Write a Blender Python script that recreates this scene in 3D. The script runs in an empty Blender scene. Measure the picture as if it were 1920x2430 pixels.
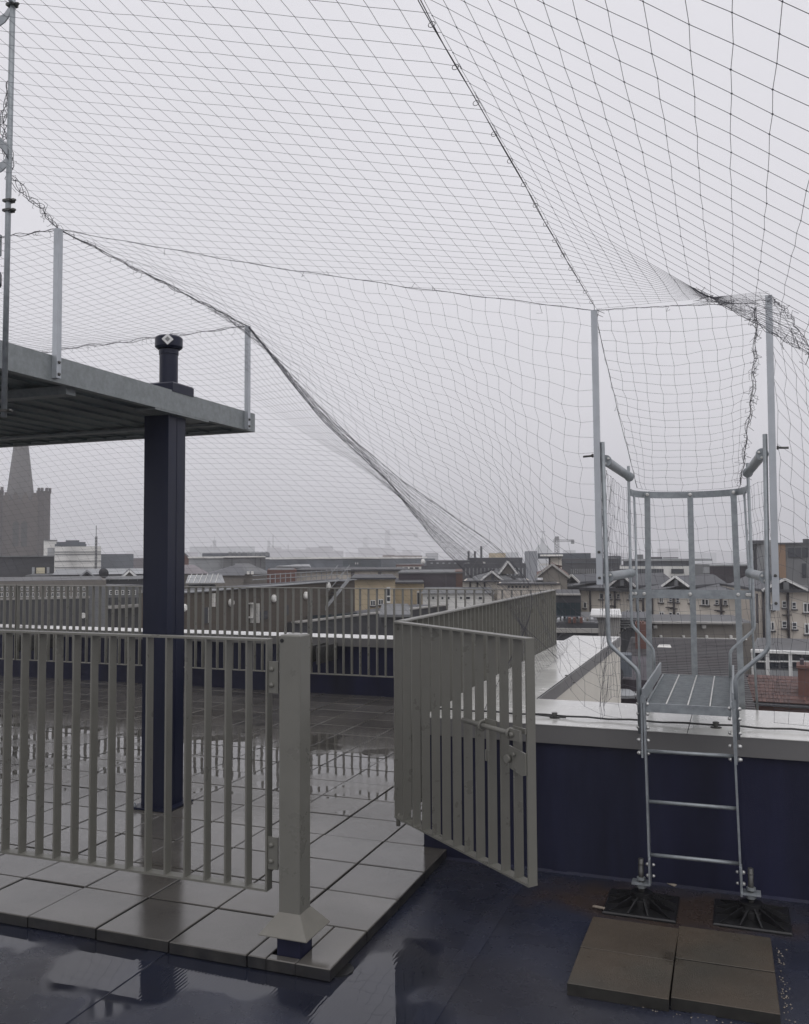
import bpy, math, random
from mathutils import Vector, Matrix
random.seed(7)
sc = bpy.context.scene
COL = sc.collection
PI = math.pi

# ---------------------------------------------------------------- camera
CAM = Vector((1.611, -3.403, 1.7216)); F = 2090.0
YAW, PITCH, ROLL = math.radians(20.453), math.radians(2.774), math.radians(-0.3025)
_f = Vector((-math.sin(YAW)*math.cos(PITCH), math.cos(YAW)*math.cos(PITCH), math.sin(PITCH)))
_r0 = Vector((math.cos(YAW), math.sin(YAW), 0)); _u0 = _r0.cross(_f)
_r = _r0*math.cos(ROLL)+_u0*math.sin(ROLL); _u = -_r0*math.sin(ROLL)+_u0*math.cos(ROLL)
cam = bpy.data.cameras.new('camera'); co = bpy.data.objects.new('camera', cam); COL.objects.link(co)
co.matrix_world = Matrix(((_r.x, _u.x, -_f.x, CAM.x), (_r.y, _u.y, -_f.y, CAM.y), (_r.z, _u.z, -_f.z, CAM.z), (0, 0, 0, 1)))
cam.sensor_fit = 'HORIZONTAL'; cam.sensor_width = 36; cam.lens = F/1920*36; cam.clip_start = .05; cam.clip_end = 9000
sc.camera = co

# ---------------------------------------------------------------- overcast sky, weak broad sun, exposure
w = bpy.data.worlds.new('World'); sc.world = w; w.use_nodes = True
nt = w.node_tree; nt.nodes.clear()
SUN_EL, SUN_ROT = math.radians(58), math.radians(140)
sky = nt.nodes.new('ShaderNodeTexSky'); sky.sky_type = 'NISHITA'; sky.sun_disc = False
sky.sun_elevation = SUN_EL; sky.sun_rotation = SUN_ROT; sky.dust_density = 5
hs = nt.nodes.new('ShaderNodeHueSaturation'); hs.inputs['Saturation'].default_value = .12
mx = nt.nodes.new('ShaderNodeMix'); mx.data_type = 'RGBA'; mx.inputs[0].default_value = .93
mx.inputs['B'].default_value = (8.5, 8.38, 8.85, 1)          # the cloud layer
tc = nt.nodes.new('ShaderNodeTexCoord'); cn = nt.nodes.new('ShaderNodeTexNoise'); cn.inputs['Scale'].default_value = 2.2; cn.inputs['Detail'].default_value = 4
nt.links.new(tc.outputs['Generated'], cn.inputs['Vector'])
cr = nt.nodes.new('ShaderNodeMapRange'); cr.inputs['To Min'].default_value = .94; cr.inputs['To Max'].default_value = 1.06; nt.links.new(cn.outputs['Fac'], cr.inputs['Value'])
cs = nt.nodes.new('ShaderNodeVectorMath'); cs.operation = 'SCALE'; cs.inputs[0].default_value = (8.4, 8.3, 8.8); nt.links.new(cr.outputs[0], cs.inputs['Scale'])   # faint mottling of the cloud
nt.links.new(cs.outputs[0], mx.inputs['B'])
bg = nt.nodes.new('ShaderNodeBackground'); bg.inputs['Strength'].default_value = .1
wo = nt.nodes.new('ShaderNodeOutputWorld')
nt.links.new(sky.outputs[0], hs.inputs['Color']); nt.links.new(hs.outputs[0], mx.inputs['A'])
nt.links.new(mx.outputs['Result'], bg.inputs['Color']); nt.links.new(bg.outputs[0], wo.inputs[0])
sl = bpy.data.lights.new('sun', 'SUN'); sl.energy = .5; sl.angle = math.radians(70); sl.color = (1, .985, .96)
so = bpy.data.objects.new('sun', sl); COL.objects.link(so); so.rotation_euler = (PI/2-SUN_EL, 0, PI-SUN_ROT); so.location = (0, 0, 30)
vs = sc.view_settings; vs.view_transform = 'Standard'; vs.look = 'None'; vs.exposure = 0; vs.gamma = 1; vs.use_curve_mapping = False
sc.cycles.max_bounces = 8; sc.cycles.glossy_bounces = 4; sc.cycles.diffuse_bounces = 3; sc.cycles.volume_bounces = 2
sc.cycles.use_denoising = True
sc.cycles.denoiser = 'OPENIMAGEDENOISE'; sc.cycles.denoising_input_passes = 'RGB_ALBEDO_NORMAL'; sc.cycles.denoising_prefilter = 'ACCURATE'
sc.cycles.volume_max_steps = 64
sc.cycles.filter_width = 1.5

# ---------------------------------------------------------------- measuring helpers: photograph pixel -> place
def ray(x, y): return _r*((x-960)/F) + _u*(-(y-1215)/F) + _f
def at(x, y, d): return CAM + ray(x, y)*d                       # d metres ahead of the camera
def atY(x, y, Y): r = ray(x, y); return CAM + r*((Y-CAM.y)/r.y)
def atX(x, y, X): r = ray(x, y); return CAM + r*((X-CAM.x)/r.x)
def atZ(x, y, Z): r = ray(x, y); return CAM + r*((Z-CAM.z)/r.z)
V = Vector

# ---------------------------------------------------------------- materials
MATS = {}
def mat(name, col, rough=.6, metal=0, var=.12, scale=3.0, bump=0, bscale=60, rvar=0, streak=0, coat=0, spec=.5, rnd=0, tint=None):
    if name in MATS: return MATS[name]
    m = bpy.data.materials.new(name); m.use_nodes = True; n = m.node_tree; N = n.nodes; L = n.links
    b = N['Principled BSDF']; b.inputs['Metallic'].default_value = metal; b.inputs['Roughness'].default_value = rough
    b.inputs['Specular IOR Level'].default_value = spec
    if coat: b.inputs['Coat Weight'].default_value = coat; b.inputs['Coat Roughness'].default_value = .08
    g = N.new('ShaderNodeNewGeometry')
    mp = N.new('ShaderNodeMapping'); mp.vector_type = 'POINT'
    mp.inputs['Scale'].default_value = (1, 1, .15 if streak else 1)
    L.new(g.outputs['Position'], mp.inputs['Vector'])
    t = N.new('ShaderNodeTexNoise'); t.inputs['Scale'].default_value = scale; t.inputs['Detail'].default_value = 6; t.inputs['Roughness'].default_value = .62
    L.new(mp.outputs[0], t.inputs['Vector'])
    r = N.new('ShaderNodeMapRange'); r.inputs['From Min'].default_value = .3; r.inputs['From Max'].default_value = .7
    r.inputs['To Min'].default_value = 1-var; r.inputs['To Max'].default_value = 1+var
    L.new(t.outputs['Fac'], r.inputs['Value'])
    val = r.outputs[0]
    if rnd:
        oi = N.new('ShaderNodeObjectInfo'); rr = N.new('ShaderNodeMapRange'); rr.inputs['To Min'].default_value = 1-rnd; rr.inputs['To Max'].default_value = 1+rnd
        L.new(oi.outputs['Random'], rr.inputs['Value']); mu = N.new('ShaderNodeMath'); mu.operation = 'MULTIPLY'
        L.new(val, mu.inputs[0]); L.new(rr.outputs[0], mu.inputs[1]); val = mu.outputs[0]
    mix = N.new('ShaderNodeVectorMath'); mix.operation = 'SCALE'; mix.inputs[0].default_value = col[:3]
    if tint:
        tm = N.new('ShaderNodeMix'); tm.data_type = 'RGBA'; tm.inputs['A'].default_value = (*col, 1); tm.inputs['B'].default_value = (*tint, 1)
        t2 = N.new('ShaderNodeTexNoise'); t2.inputs['Scale'].default_value = scale*.45; t2.inputs['Detail'].default_value = 4
        L.new(mp.outputs[0], t2.inputs['Vector']); r2 = N.new('ShaderNodeMapRange'); r2.inputs['From Min'].default_value = .42; r2.inputs['From Max'].default_value = .62
        L.new(t2.outputs['Fac'], r2.inputs['Value']); L.new(r2.outputs[0], tm.inputs[0]); L.new(tm.outputs['Result'], mix.inputs[0])
    L.new(val, mix.inputs['Scale']); L.new(mix.outputs[0], b.inputs['Base Color'])
    if rvar:
        rm = N.new('ShaderNodeMapRange'); rm.inputs['From Min'].default_value = .3; rm.inputs['From Max'].default_value = .7
        rm.inputs['To Min'].default_value = max(.02, rough-rvar); rm.inputs['To Max'].default_value = rough+rvar
        L.new(t.outputs['Fac'], rm.inputs['Value']); L.new(rm.outputs[0], b.inputs['Roughness'])
    if bump:
        t3 = N.new('ShaderNodeTexNoise'); t3.inputs['Scale'].default_value = bscale; t3.inputs['Detail'].default_value = 3
        L.new(g.outputs['Position'], t3.inputs['Vector'])
        bp = N.new('ShaderNodeBump'); bp.inputs['Strength'].default_value = bump; bp.inputs['Distance'].default_value = .01
        L.new(t3.outputs['Fac'], bp.inputs['Height']); L.new(bp.outputs[0], b.inputs['Normal'])
    MATS[name] = m
    return m

def wet(name, col, rough, puddle_rough, lo, hi, pscale, centre, radius, var=.22, rnd=.13, bump=.25, bscale=180, tint=None, ripple=0, ior=1.42, stain=None):
    """rain-wet horizontal surface: puddles (smooth water film) lie where the floor is low, round about `centre`"""
    m = bpy.data.materials.new(name); m.use_nodes = True; n = m.node_tree; N = n.nodes; L = n.links
    b = N['Principled BSDF']
    g = N.new('ShaderNodeNewGeometry')
    def noise(sc_, det, off=0):
        mp = N.new('ShaderNodeMapping'); mp.inputs['Location'].default_value = (off, off*.7, 0); L.new(g.outputs['Position'], mp.inputs[0])
        t = N.new('ShaderNodeTexNoise'); t.inputs['Scale'].default_value = sc_; t.inputs['Detail'].default_value = det; L.new(mp.outputs[0], t.inputs['Vector']); return t.outputs['Fac']
    def rng(v, a, b_, c, d, smooth=False):
        r = N.new('ShaderNodeMapRange'); r.inputs['From Min'].default_value = a; r.inputs['From Max'].default_value = b_
        r.inputs['To Min'].default_value = c; r.inputs['To Max'].default_value = d; L.new(v, r.inputs['Value']); return r.outputs[0]
    def math_(op, a, b_):
        mm = N.new('ShaderNodeMath'); mm.operation = op
        for k, x in ((0, a), (1, b_)):
            if isinstance(x, (int, float)): mm.inputs[k].default_value = x
            else: L.new(x, mm.inputs[k])
        return mm.outputs[0]
    vd = N.new('ShaderNodeMapping'); vd.inputs['Location'].default_value = (-centre[0]/radius[0], -centre[1]/radius[1], 0)
    vd.inputs['Scale'].default_value = (1/radius[0], 1/radius[1], 0); L.new(g.outputs['Position'], vd.inputs[0])
    ln = N.new('ShaderNodeVectorMath'); ln.operation = 'LENGTH'; L.new(vd.outputs[0], ln.inputs[0])
    low = rng(ln.outputs['Value'], 0, 1.6, .16, -.22)
    h = math_('ADD', noise(pscale, 3, 3.1), low)
    pud = rng(h, lo, hi, 0, 1)
    ro = rng(noise(9, 5, 1.7), .3, .7, rough*.7, rough*1.35)
    rmix = N.new('ShaderNodeMix'); L.new(pud, rmix.inputs[0]); L.new(ro, rmix.inputs[2]); rmix.inputs[3].default_value = puddle_rough
    L.new(rmix.outputs[0], b.inputs['Roughness'])
    oi = N.new('ShaderNodeObjectInfo')
    v1 = math_('MULTIPLY', rng(noise(2.1, 7, 9), .3, .7, 1-var, 1+var), rng(oi.outputs['Random'], 0, 1, 1-rnd, 1+rnd))
    v2 = math_('MULTIPLY', v1, rng(noise(260, 2, 5), .3, .7, .88, 1.12))
    v3 = math_('MULTIPLY', v2, rng(pud, 0, 1, 1, .72))       # soaked concrete under standing water is darker
    scn = N.new('ShaderNodeVectorMath'); scn.operation = 'SCALE'; scn.inputs[0].default_value = col
    if tint:
        tm = N.new('ShaderNodeMix'); tm.data_type = 'RGBA'; tm.inputs['A'].default_value = (*col, 1); tm.inputs['B'].default_value = (*tint, 1)
        L.new(rng(noise(1.3, 5, 21), .45, .65, 0, 1), tm.inputs[0]); L.new(tm.outputs['Result'], scn.inputs[0])
    L.new(v3, scn.inputs['Scale']); colour = scn.outputs[0]
    if stain:                                                  # rusty silt washed up round the ladder feet
        (cx_, cy_), (rx_, ry_), cst = stain
        vs_ = N.new('ShaderNodeMapping'); vs_.inputs['Location'].default_value = (-cx_/rx_, -cy_/ry_, 0); vs_.inputs['Scale'].default_value = (1/rx_, 1/ry_, 0); L.new(g.outputs['Position'], vs_.inputs[0])
        l2 = N.new('ShaderNodeVectorMath'); l2.operation = 'LENGTH'; L.new(vs_.outputs[0], l2.inputs[0])
        msk = rng(math_('ADD', l2.outputs['Value'], math_('MULTIPLY', noise(6, 5, 7), 1.2)), 1.2, 1.9, .9, 0)
        sm_ = N.new('ShaderNodeMix'); sm_.data_type = 'RGBA'; L.new(msk, sm_.inputs[0]); L.new(colour, sm_.inputs['A']); sm_.inputs['B'].default_value = (*cst, 1); colour = sm_.outputs['Result']
    L.new(colour, b.inputs['Base Color'])
    bp = N.new('ShaderNodeBump'); bp.inputs['Distance'].default_value = .004
    L.new(rng(pud, 0, .5, bump, 0.0), bp.inputs['Strength']); L.new(noise(bscale, 3, 0), bp.inputs['Height'])
    last = bp
    b2 = N.new('ShaderNodeBump'); b2.inputs['Distance'].default_value = .02; b2.inputs['Strength'].default_value = .06
    L.new(noise(3.2, 2, 4), b2.inputs['Height']); L.new(bp.outputs[0], b2.inputs['Normal']); last = b2
    if ripple:
        wv = N.new('ShaderNodeTexWave'); wv.inputs['Scale'].default_value = 18; wv.inputs['Distortion'].default_value = 3; wv.inputs['Detail'].default_value = 2
        L.new(g.outputs['Position'], wv.inputs['Vector'])
        b3 = N.new('ShaderNodeBump'); b3.inputs['Distance'].default_value = .003
        L.new(math_('MULTIPLY', rng(noise(1.1, 2, 33), .52, .62, 0, ripple), 1), b3.inputs['Strength'])
        L.new(wv.outputs['Fac'], b3.inputs['Height']); L.new(b2.outputs[0], b3.inputs['Normal']); last = b3
    L.new(last.outputs[0], b.inputs['Normal'])
    b.inputs['IOR'].default_value = ior
    MATS[name] = m
    return m

M = MATS
wet('paver', (.112, .106, .097), .095, .006, .50, .53, 2.3, (-2.2, 3.3), (4.2, 1.1), tint=(.096, .089, .078), bump=.06, ior=1.56)
wet('membrane', (.026, .030, .049), .27, .012, .44, .53, 1.4, (-.75, .02), (1.7, .46), tint=(.032, .033, .044), bump=.35, bscale=320, ripple=.06, ior=1.5, stain=((1.25, 1.27), (.62, .26), (.050, .034, .024)))
wet('slab_brown', (.076, .061, .045), .36, .2, .75, .8, 2.0, (1.3, .6), (.5, .5), tint=(.056, .053, .043), bump=.6)
mat('navy_wall', (.0115, .0125, .033), .5, spec=.3, var=.5, scale=3.2, streak=1, tint=(.017, .019, .040), rvar=.12, bump=.15, bscale=350)
mat('navy_steel', (.010, .013, .032), .36, spec=.35, var=.25, scale=5, rvar=.1, streak=1)
mat('coping', (.66, .655, .62), .24, var=.06, scale=2.2, rvar=.12, coat=.3)
mat('fascia', (.15, .147, .145), .38, var=.1, scale=2, rvar=.1)
mat('cream_panel', (.66, .63, .56), .5, var=.07, scale=1.5)
mat('fence_paint', (.174, .171, .150), .34, var=.05, scale=9, rvar=.10, bump=.08, bscale=500)
mat('galv', (.31, .335, .35), .42, metal=.5, var=.22, scale=22, rvar=.14)
mat('galv_dull', (.27, .29, .295), .5, metal=.35, var=.16, scale=34, rvar=.12, tint=(.235, .255, .255))
mat('deck_steel', (.15, .175, .175), .45, metal=.3, var=.4, scale=4, rvar=.12, tint=(.09, .11, .12))
mat('alu', (.46, .485, .51), .4, metal=.5, var=.08, scale=9)
mat('cord', (.085, .085, .10), .7, var=.1)
mat('rope', (.06, .06, .07), .7, var=.3, scale=60)
mat('black_plastic', (.012, .012, .013), .38, var=.3, scale=20)
mat('zinc', (.62, .62, .60), .35, metal=.7, var=.1, scale=30)
mat('steel_dark', (.10, .10, .095), .4, metal=.6, var=.3, scale=30)
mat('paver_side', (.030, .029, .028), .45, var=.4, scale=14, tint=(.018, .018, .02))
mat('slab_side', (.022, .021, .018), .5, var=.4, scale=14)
mat('sticker', (.75, .75, .74), .5, var=.04)
mat('sticker_print', (.25, .25, .25), .5, var=.1)
mat('cable', (.05, .05, .05), .45, metal=.4, var=.3, scale=80)
mat('leaf', (.26, .16, .09), .6, var=.3, scale=60)
mat('stone', (.30, .26, .21), .6, var=.3, scale=50)

# ---------------------------------------------------------------- mesh builder
class MB:
    def __init__(s): s.v = []; s.f = []; s.smooth = set(); s.mi = []
    def _add(s, vs, fs, smooth=False, m=0):
        o = len(s.v); s.v += [tuple(x) for x in vs]
        for f in fs:
            if smooth: s.smooth.add(len(s.f))
            s.f.append(tuple(i+o for i in f)); s.mi.append(m)
        return s
    def box(s, a, b, m=0):
        x0, y0, z0 = a; x1, y1, z1 = b
        return s._add([(x0, y0, z0), (x1, y0, z0), (x1, y1, z0), (x0, y1, z0), (x0, y0, z1), (x1, y0, z1), (x1, y1, z1), (x0, y1, z1)],
                      [(0, 3, 2, 1), (4, 5, 6, 7), (0, 1, 5, 4), (1, 2, 6, 5), (2, 3, 7, 6), (3, 0, 4, 7)], m=m)
    def bev(s, a, b, c, m=0, side=0):
        """box with chamfered top edges"""
        x0, y0, z0 = a; x1, y1, z1 = b
        return s._add([(x0, y0, z0), (x1, y0, z0), (x1, y1, z0), (x0, y1, z0), (x0, y0, z1-c), (x1, y0, z1-c), (x1, y1, z1-c), (x0, y1, z1-c),
                       (x0+c, y0+c, z1), (x1-c, y0+c, z1), (x1-c, y1-c, z1), (x0+c, y1-c, z1)],
                      [(8, 9, 10, 11), (4, 5, 9, 8), (5, 6, 10, 9), (6, 7, 11, 10), (7, 4, 8, 11)], m=m)._add([(x0, y0, z0), (x1, y0, z0), (x1, y1, z0), (x0, y1, z0), (x0, y0, z1-c), (x1, y0, z1-c), (x1, y1, z1-c), (x0, y1, z1-c)],
                      [(0, 3, 2, 1), (0, 1, 5, 4), (1, 2, 6, 5), (2, 3, 7, 6), (3, 0, 4, 7)], m=m+side)
    def bar(s, p, q, wd, th, side=None, m=0):
        """flat bar from p to q: width wd along `side`, thickness th across"""
        p, q = V(p), V(q); d = (q-p).normalized(); sd = V(side) if side else V((0, 0, 1)).cross(d)
        if sd.length < 1e-4: sd = V((1, 0, 0))
        sd = (sd-d*sd.dot(d)).normalized(); t = d.cross(sd)
        c = [(sd*a*wd+t*b*th)/2 for a, b in ((-1, -1), (1, -1), (1, 1), (-1, 1))]
        return s._add([p+k for k in c]+[q+k for k in c], [(0, 1, 2, 3), (7, 6, 5, 4), (0, 4, 5, 1), (1, 5, 6, 2), (2, 6, 7, 3), (3, 7, 4, 0)], m=m)
    def tube(s, path, r, n=10, m=0, caps=True):
        path = [V(p) for p in path]; rs = r if isinstance(r, (list, tuple)) else [r]*len(path)
        d0 = (path[1]-path[0]).normalized(); ref = V((0, 0, 1)) if abs(d0.z) < .9 else V((1, 0, 0))
        o = len(s.v); a = d0.cross(ref).normalized()
        for i, p in enumerate(path):
            d = ((path[min(i+1, len(path)-1)]-path[max(i-1, 0)])).normalized()
            a = (a-d*a.dot(d)).normalized(); b = d.cross(a)
            s.v += [tuple(p+(a*math.cos(2*PI*k/n)+b*math.sin(2*PI*k/n))*rs[i]) for k in range(n)]
        for i in range(len(path)-1):
            for k in range(n):
                s.smooth.add(len(s.f)); s.f.append((o+i*n+k, o+i*n+(k+1) % n, o+(i+1)*n+(k+1) % n, o+(i+1)*n+k)); s.mi.append(m)
        if caps:
            s.f.append(tuple(o+k for k in range(n))[::-1]); s.mi.append(m)
            s.f.append(tuple(o+(len(path)-1)*n+k for k in range(n))); s.mi.append(m)
        return s
    def lathe(s, c, prof, n=20, m=0):
        """prof: (radius, z) pairs about the vertical axis through c"""
        c = V(c)
        ring = lambda r, z: [tuple(c+V((r*math.cos(2*PI*k/n), r*math.sin(2*PI*k/n), z))) for k in range(n)]
        for (r0, z0), (r1, z1) in zip(prof, prof[1:]):          # every facet band has its own rings: crisp edges
            s._add(ring(r0, z0)+ring(r1, z1), [(k, (k+1) % n, (k+1) % n+n, k+n) for k in range(n)], True, m)
        s._add(ring(*prof[0]), [tuple(range(n))[::-1]], m=m); s._add(ring(*prof[-1]), [tuple(range(n))], m=m)
        return s
    def poly(s, pts, m=0): return s._add(pts, [tuple(range(len(pts)))], m=m)
    def prism(s, pts, ext, m=0):
        n = len(pts); e = V(ext); a = [V(p) for p in pts]
        return s._add(a+[p+e for p in a], [tuple(range(n))[::-1], tuple(range(n, 2*n))]+[(i, (i+1) % n, (i+1) % n+n, i+n) for i in range(n)], m=m)
    def mesh(s, name, *mats):
        me = bpy.data.meshes.new(name); me.from_pydata(s.v, [], s.f)
        for k in mats: me.materials.append(M[k])
        if len(mats) > 1: me.polygons.foreach_set('material_index', s.mi)
        if s.smooth:
            fl = [i in s.smooth for i in range(len(s.f))]; me.polygons.foreach_set('use_smooth', fl)
        me.update(); return me
    def build(s, name, mats, parent=None, **k):
        return link(name, s.mesh(name, *(mats if isinstance(mats, tuple) else (mats,))), parent, **k)

def link(name, data, parent=None, loc=None, rot=None, label=None, cat=None, group=None, kind=None):
    o = bpy.data.objects.new(name, data); COL.objects.link(o)
    if parent: o.parent = parent
    if loc is not None: o.location = loc
    if rot is not None: o.rotation_euler = rot
    if label: o['label'] = label
    if cat: o['category'] = cat
    if group: o['group'] = group
    if kind: o['kind'] = kind
    return o
def thing(name, label, cat, loc=(0, 0, 0), rz=0, group=None, kind=None):
    return link(name, None, None, loc, (0, 0, rz), label, cat, group, kind)
def bolt(mb, p, d, r=.012, l=.014, m=0):
    p, d = V(p), V(d).normalized(); mb.tube([p, p+d*l*.5, p+d*l], [r, r, r*.55], 6, m)
# ================================================================ THE ROOF
FL = -.058                                                     # membrane level; paver tops are z = 0
mb = MB(); mb.box((-9.6, -9, -1.2), (9, 1.60, FL)); mb.box((-9.6, 1.60, -1.2), (-.10, 7.6, FL))
mb.build('flat_roof', 'membrane', kind='structure')
mb = MB()                                                      # lapped membrane seams
for x in (.42, 1.42, 2.42, -.9): mb.bev((x, -5, FL), (x+.09, 1.58, FL+.004), .002)
roofseam = mb.build('membrane_seams', 'membrane', kind='structure')

# terrace paving: every slab its own piece
T = .4; G = .009
pv = thing('terrace_paving', 'wet grey square concrete pavers of the roof terrace', 'paving', kind='structure')
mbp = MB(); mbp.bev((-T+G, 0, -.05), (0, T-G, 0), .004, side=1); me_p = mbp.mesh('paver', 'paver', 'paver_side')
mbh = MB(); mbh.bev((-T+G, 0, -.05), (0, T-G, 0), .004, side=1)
cells = [(i, j) for i in range(0, 23) for j in range(0, 17)]
keep = []
for i, j in cells:
    keep.append((((-i*T-.2-CAM.x)**2+(j*T+.2-CAM.y)**2), i, j))
keep.sort()
rest = MB()
for n_, (d, i, j) in enumerate(keep):
    dz = random.uniform(-.0025, .0015)
    if (i, j) == (0, 0):                                       # corner slab cut round the gate post
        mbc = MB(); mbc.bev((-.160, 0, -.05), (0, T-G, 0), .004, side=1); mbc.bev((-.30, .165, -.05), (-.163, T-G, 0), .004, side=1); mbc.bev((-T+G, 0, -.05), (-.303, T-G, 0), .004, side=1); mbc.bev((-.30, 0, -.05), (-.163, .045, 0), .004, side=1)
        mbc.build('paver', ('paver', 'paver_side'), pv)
    elif i == 0 and j >= 4:                                     # cut along the parapet
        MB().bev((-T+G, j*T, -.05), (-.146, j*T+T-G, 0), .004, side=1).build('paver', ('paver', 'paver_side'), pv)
    elif n_ < 290:
        link('paver', me_p, pv, (-i*T, j*T, dz), (random.uniform(-.0035, .0035), random.uniform(-.0035, .0035), random.uniform(-.002, .002)))
    else:
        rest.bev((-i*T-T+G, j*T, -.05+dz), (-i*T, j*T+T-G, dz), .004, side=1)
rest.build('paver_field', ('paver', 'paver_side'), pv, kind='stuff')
mb = MB()                                                      # pedestals under the front edge
for i in range(0, 12): mb.lathe((-i*T-.02, .12, 0), [(.07, FL), (.07, FL+.006)], 12)
mb.build('paver_support', 'black_plastic', pv)

# ---- parapets (navy upstand, grey fascia, pale coping sheets)
def parapet(label, p, q, inward, height, depth, fas=.105, outer=None, lap=1.5, drop=.7):
    p, q = V(p), V(q); d = (q-p).normalized(); n = V(inward); L = (q-p).length
    t = thing('parapet_wall', label, 'wall', p)
    def slab(name, a0, a1, n0, n1, z0, z1, m, c=0, par=t):
        pts = [d*a0+n*n0, d*a1+n*n0, d*a1+n*n1, d*a0+n*n1]
        if d.cross(n).z < 0: pts = pts[::-1]
        mb = MB(); mb.prism([V((k.x, k.y, z0)) for k in pts], (0, 0, z1-z0)); return mb.build(name, m, par)
    slab('upstand', 0, L, 0, -depth+.02, FL, height-fas-.004, 'navy_wall')
    slab('fascia', -.0, L, .03, .006, height-fas, height-.005, 'fascia')
    k = 0.
    while k < L-.01:
        e = min(k+lap, L); slab('coping_sheet', k+.001, e-.003, .034, -depth, height-.004, height, 'coping'); k = e
    if outer: slab('outer_panel', 0, L, -depth+.015, -depth-.0, -drop-2.2, height-.105, outer); slab('outer_fascia', 0, L, -depth-.004, -depth-.012, height-.10, height-.006, 'fascia')
    return t
YW, ZC = 1.594, .765
near = parapet('pale topped navy parapet wall behind the steel ladder', (-.14, YW, 0), (5.5, YW, 0), (0, -1, 0), ZC, .82, outer='cream_panel')
side = parapet('navy parapet running back beside the terrace with cream outer panels', (-.14, 2.42, 0), (-.14, 7.05, 0), (-1, 0, 0), ZC-.002, .50, outer='cream_panel', drop=2)
far = parapet('long navy parapet with white coping behind the far railing', (-9.6, 6.62, 0), (-.145, 6.62, 0), (0, -1, 0), .70, .42)
mb = MB(); mb.prism([(-.14, 1.62, FL), (-.14, 2.418, FL), (-.118, 2.418, FL), (-.118, 1.62, FL)][::-1], (0, 0, .70)); mb.build('end_face', 'navy_wall', near)
for x in (.62, 1.62, 2.62, 3.62):                              # vertical laps in the dressed-up membrane
    MB().prism([(x+.14, -.0035, FL), (x+.225, -.0035, FL), (x+.222, .001, FL), (x+.143, .001, FL)], (0, 0, ZC-.105-FL-.006)).build('membrane_lap', 'navy_wall', near)
MB().prism([(.001, -.012, FL), (.001, .001, FL), (.001, .001, FL+.014)], (5.4, 0, 0)).build('foot_fillet', 'navy_wall', near)
# bolted lap plates along the side parapet's outer edge
mb = MB()
for k in range(16):
    y = 2.6+k*.28
    if y < 6.9: bolt(mb, (.372, y, ZC-.05), (1, 0, 0), .014, .012)
mb.build('fixing_bolt', 'steel_dark', side)
# rain puddles and dirt on the near coping are in its gloss; fixings stand on it
mb = MB()
for x, y in ((.50, 1.98), (.62, 1.62), (1.72, 1.93), (2.3, 1.95), (2.6, 1.66)): mb.lathe((x, y, ZC), [(.013, 0), (.012, .004), (.005, .007)], 10)
mb.build('coping_fixing', 'steel_dark', near)

# ---- net cable along the coping with eye bolts
cb = thing('net_cable', 'dark wire cable with eye bolts along the pale coping', 'cable', (0, 0, 0))
pts = []
for x in [i*.06 for i in range(0, 92)]:
    b = 0
    for ex in (.712, 1.60, 2.9):
        if abs(x-ex) < .12: b = .022*(1-(abs(x-ex)/.12)**2)
    pts.append((x-.1, 1.765+b+.004*math.sin(x*7), ZC+.014+.003*math.sin(x*23)))
MB().tube(pts, .0055, 8).build('cable', 'cable', cb)
MB().tube([(x, y-.004-1.6*(y-1.765), z-.004) for x, y, z in pts if min(abs(x+.1-ex) for ex in (.712, 1.60, 2.9)) < .12 and x < 1.0], .004, 6).build('cable', 'cable', cb)
for ex in (.612, 1.50, 2.8):
    mb = MB(); mb.lathe((ex, 1.765, ZC), [(.03, 0), (.03, .004), (.012, .006), (.012, .022), (.006, .026)], 14)
    mb.lathe((ex, 1.765, ZC+.022), [(.017, 0), (.017, .010)], 6); mb.build('eye_bolt', 'steel_dark', cb)

# ---------------------------------------------------------------- railings
ZT, ZB = 1.344, .248
def railing(name, label, cat, p, q, zt, zb, pitch=.105, group=None, stiles=(1, 1), bd=.05, bt=.009):
    """flat-bar railing panel between p and q; local x runs along it"""
    p, q = V(p), V(q); d = q-p; L = d.length
    t = thing(name, label, cat, (p.x, p.y, 0), math.atan2(d.y, d.x), group)
    MB().bev((0, -bd/2, zt-.010), (L, bd/2, zt), .002).build('top_rail', 'fence_paint', t)
    MB().box((0, -bd/2, zb), (L, bd/2, zb+.010)).build('bottom_rail', 'fence_paint', t)
    n = round(L/pitch)
    me = MB().box((-bt/2, -bd/2+.001, zb+.0095), (bt/2, bd/2-.001, zt-.0095)).mesh('bar', 'fence_paint')
    for k in range(n+1):
        if (k == 0 and not stiles[0]) or (k == n and not stiles[1]): continue
        e = .0045 if k == 0 else (-.0045 if k == n else 0)
        link('stile' if k in (0, n) else 'bar', me, t, (k*L/n+e, 0, 0), (0, 0, random.uniform(-.012, .012) if 0 < k < n else 0))
    return t, L
pan, L0 = railing('railing_panel', 'grey flat bar railing panel in front of the navy column', 'railing', (-4.42, .107, 0), (-.345, .107, 0), ZT+.005, ZB-.005, .107)
def hinge(t, x, z0, z1, y=-.012):
    mb = MB(); mb.box((x, y-.004, z0), (x+.062, y+.004, z1)); mb.build('fixing_plate', 'fence_paint', t)
    for z in (z0+.035, z1-.035):
        mb = MB(); mb.lathe((0, 0, 0), [(.012, 0), (.011, .006), (.004, .011)], 10)
        mb.v = [(x+.03+a[0], y-.004-a[2], z+a[1]) for a in mb.v]; mb.build('bolt', 'fence_paint', t)
hinge(pan, L0-.012, 1.11, 1.25); hinge(pan, L0-.012, .34, .48)

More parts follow.
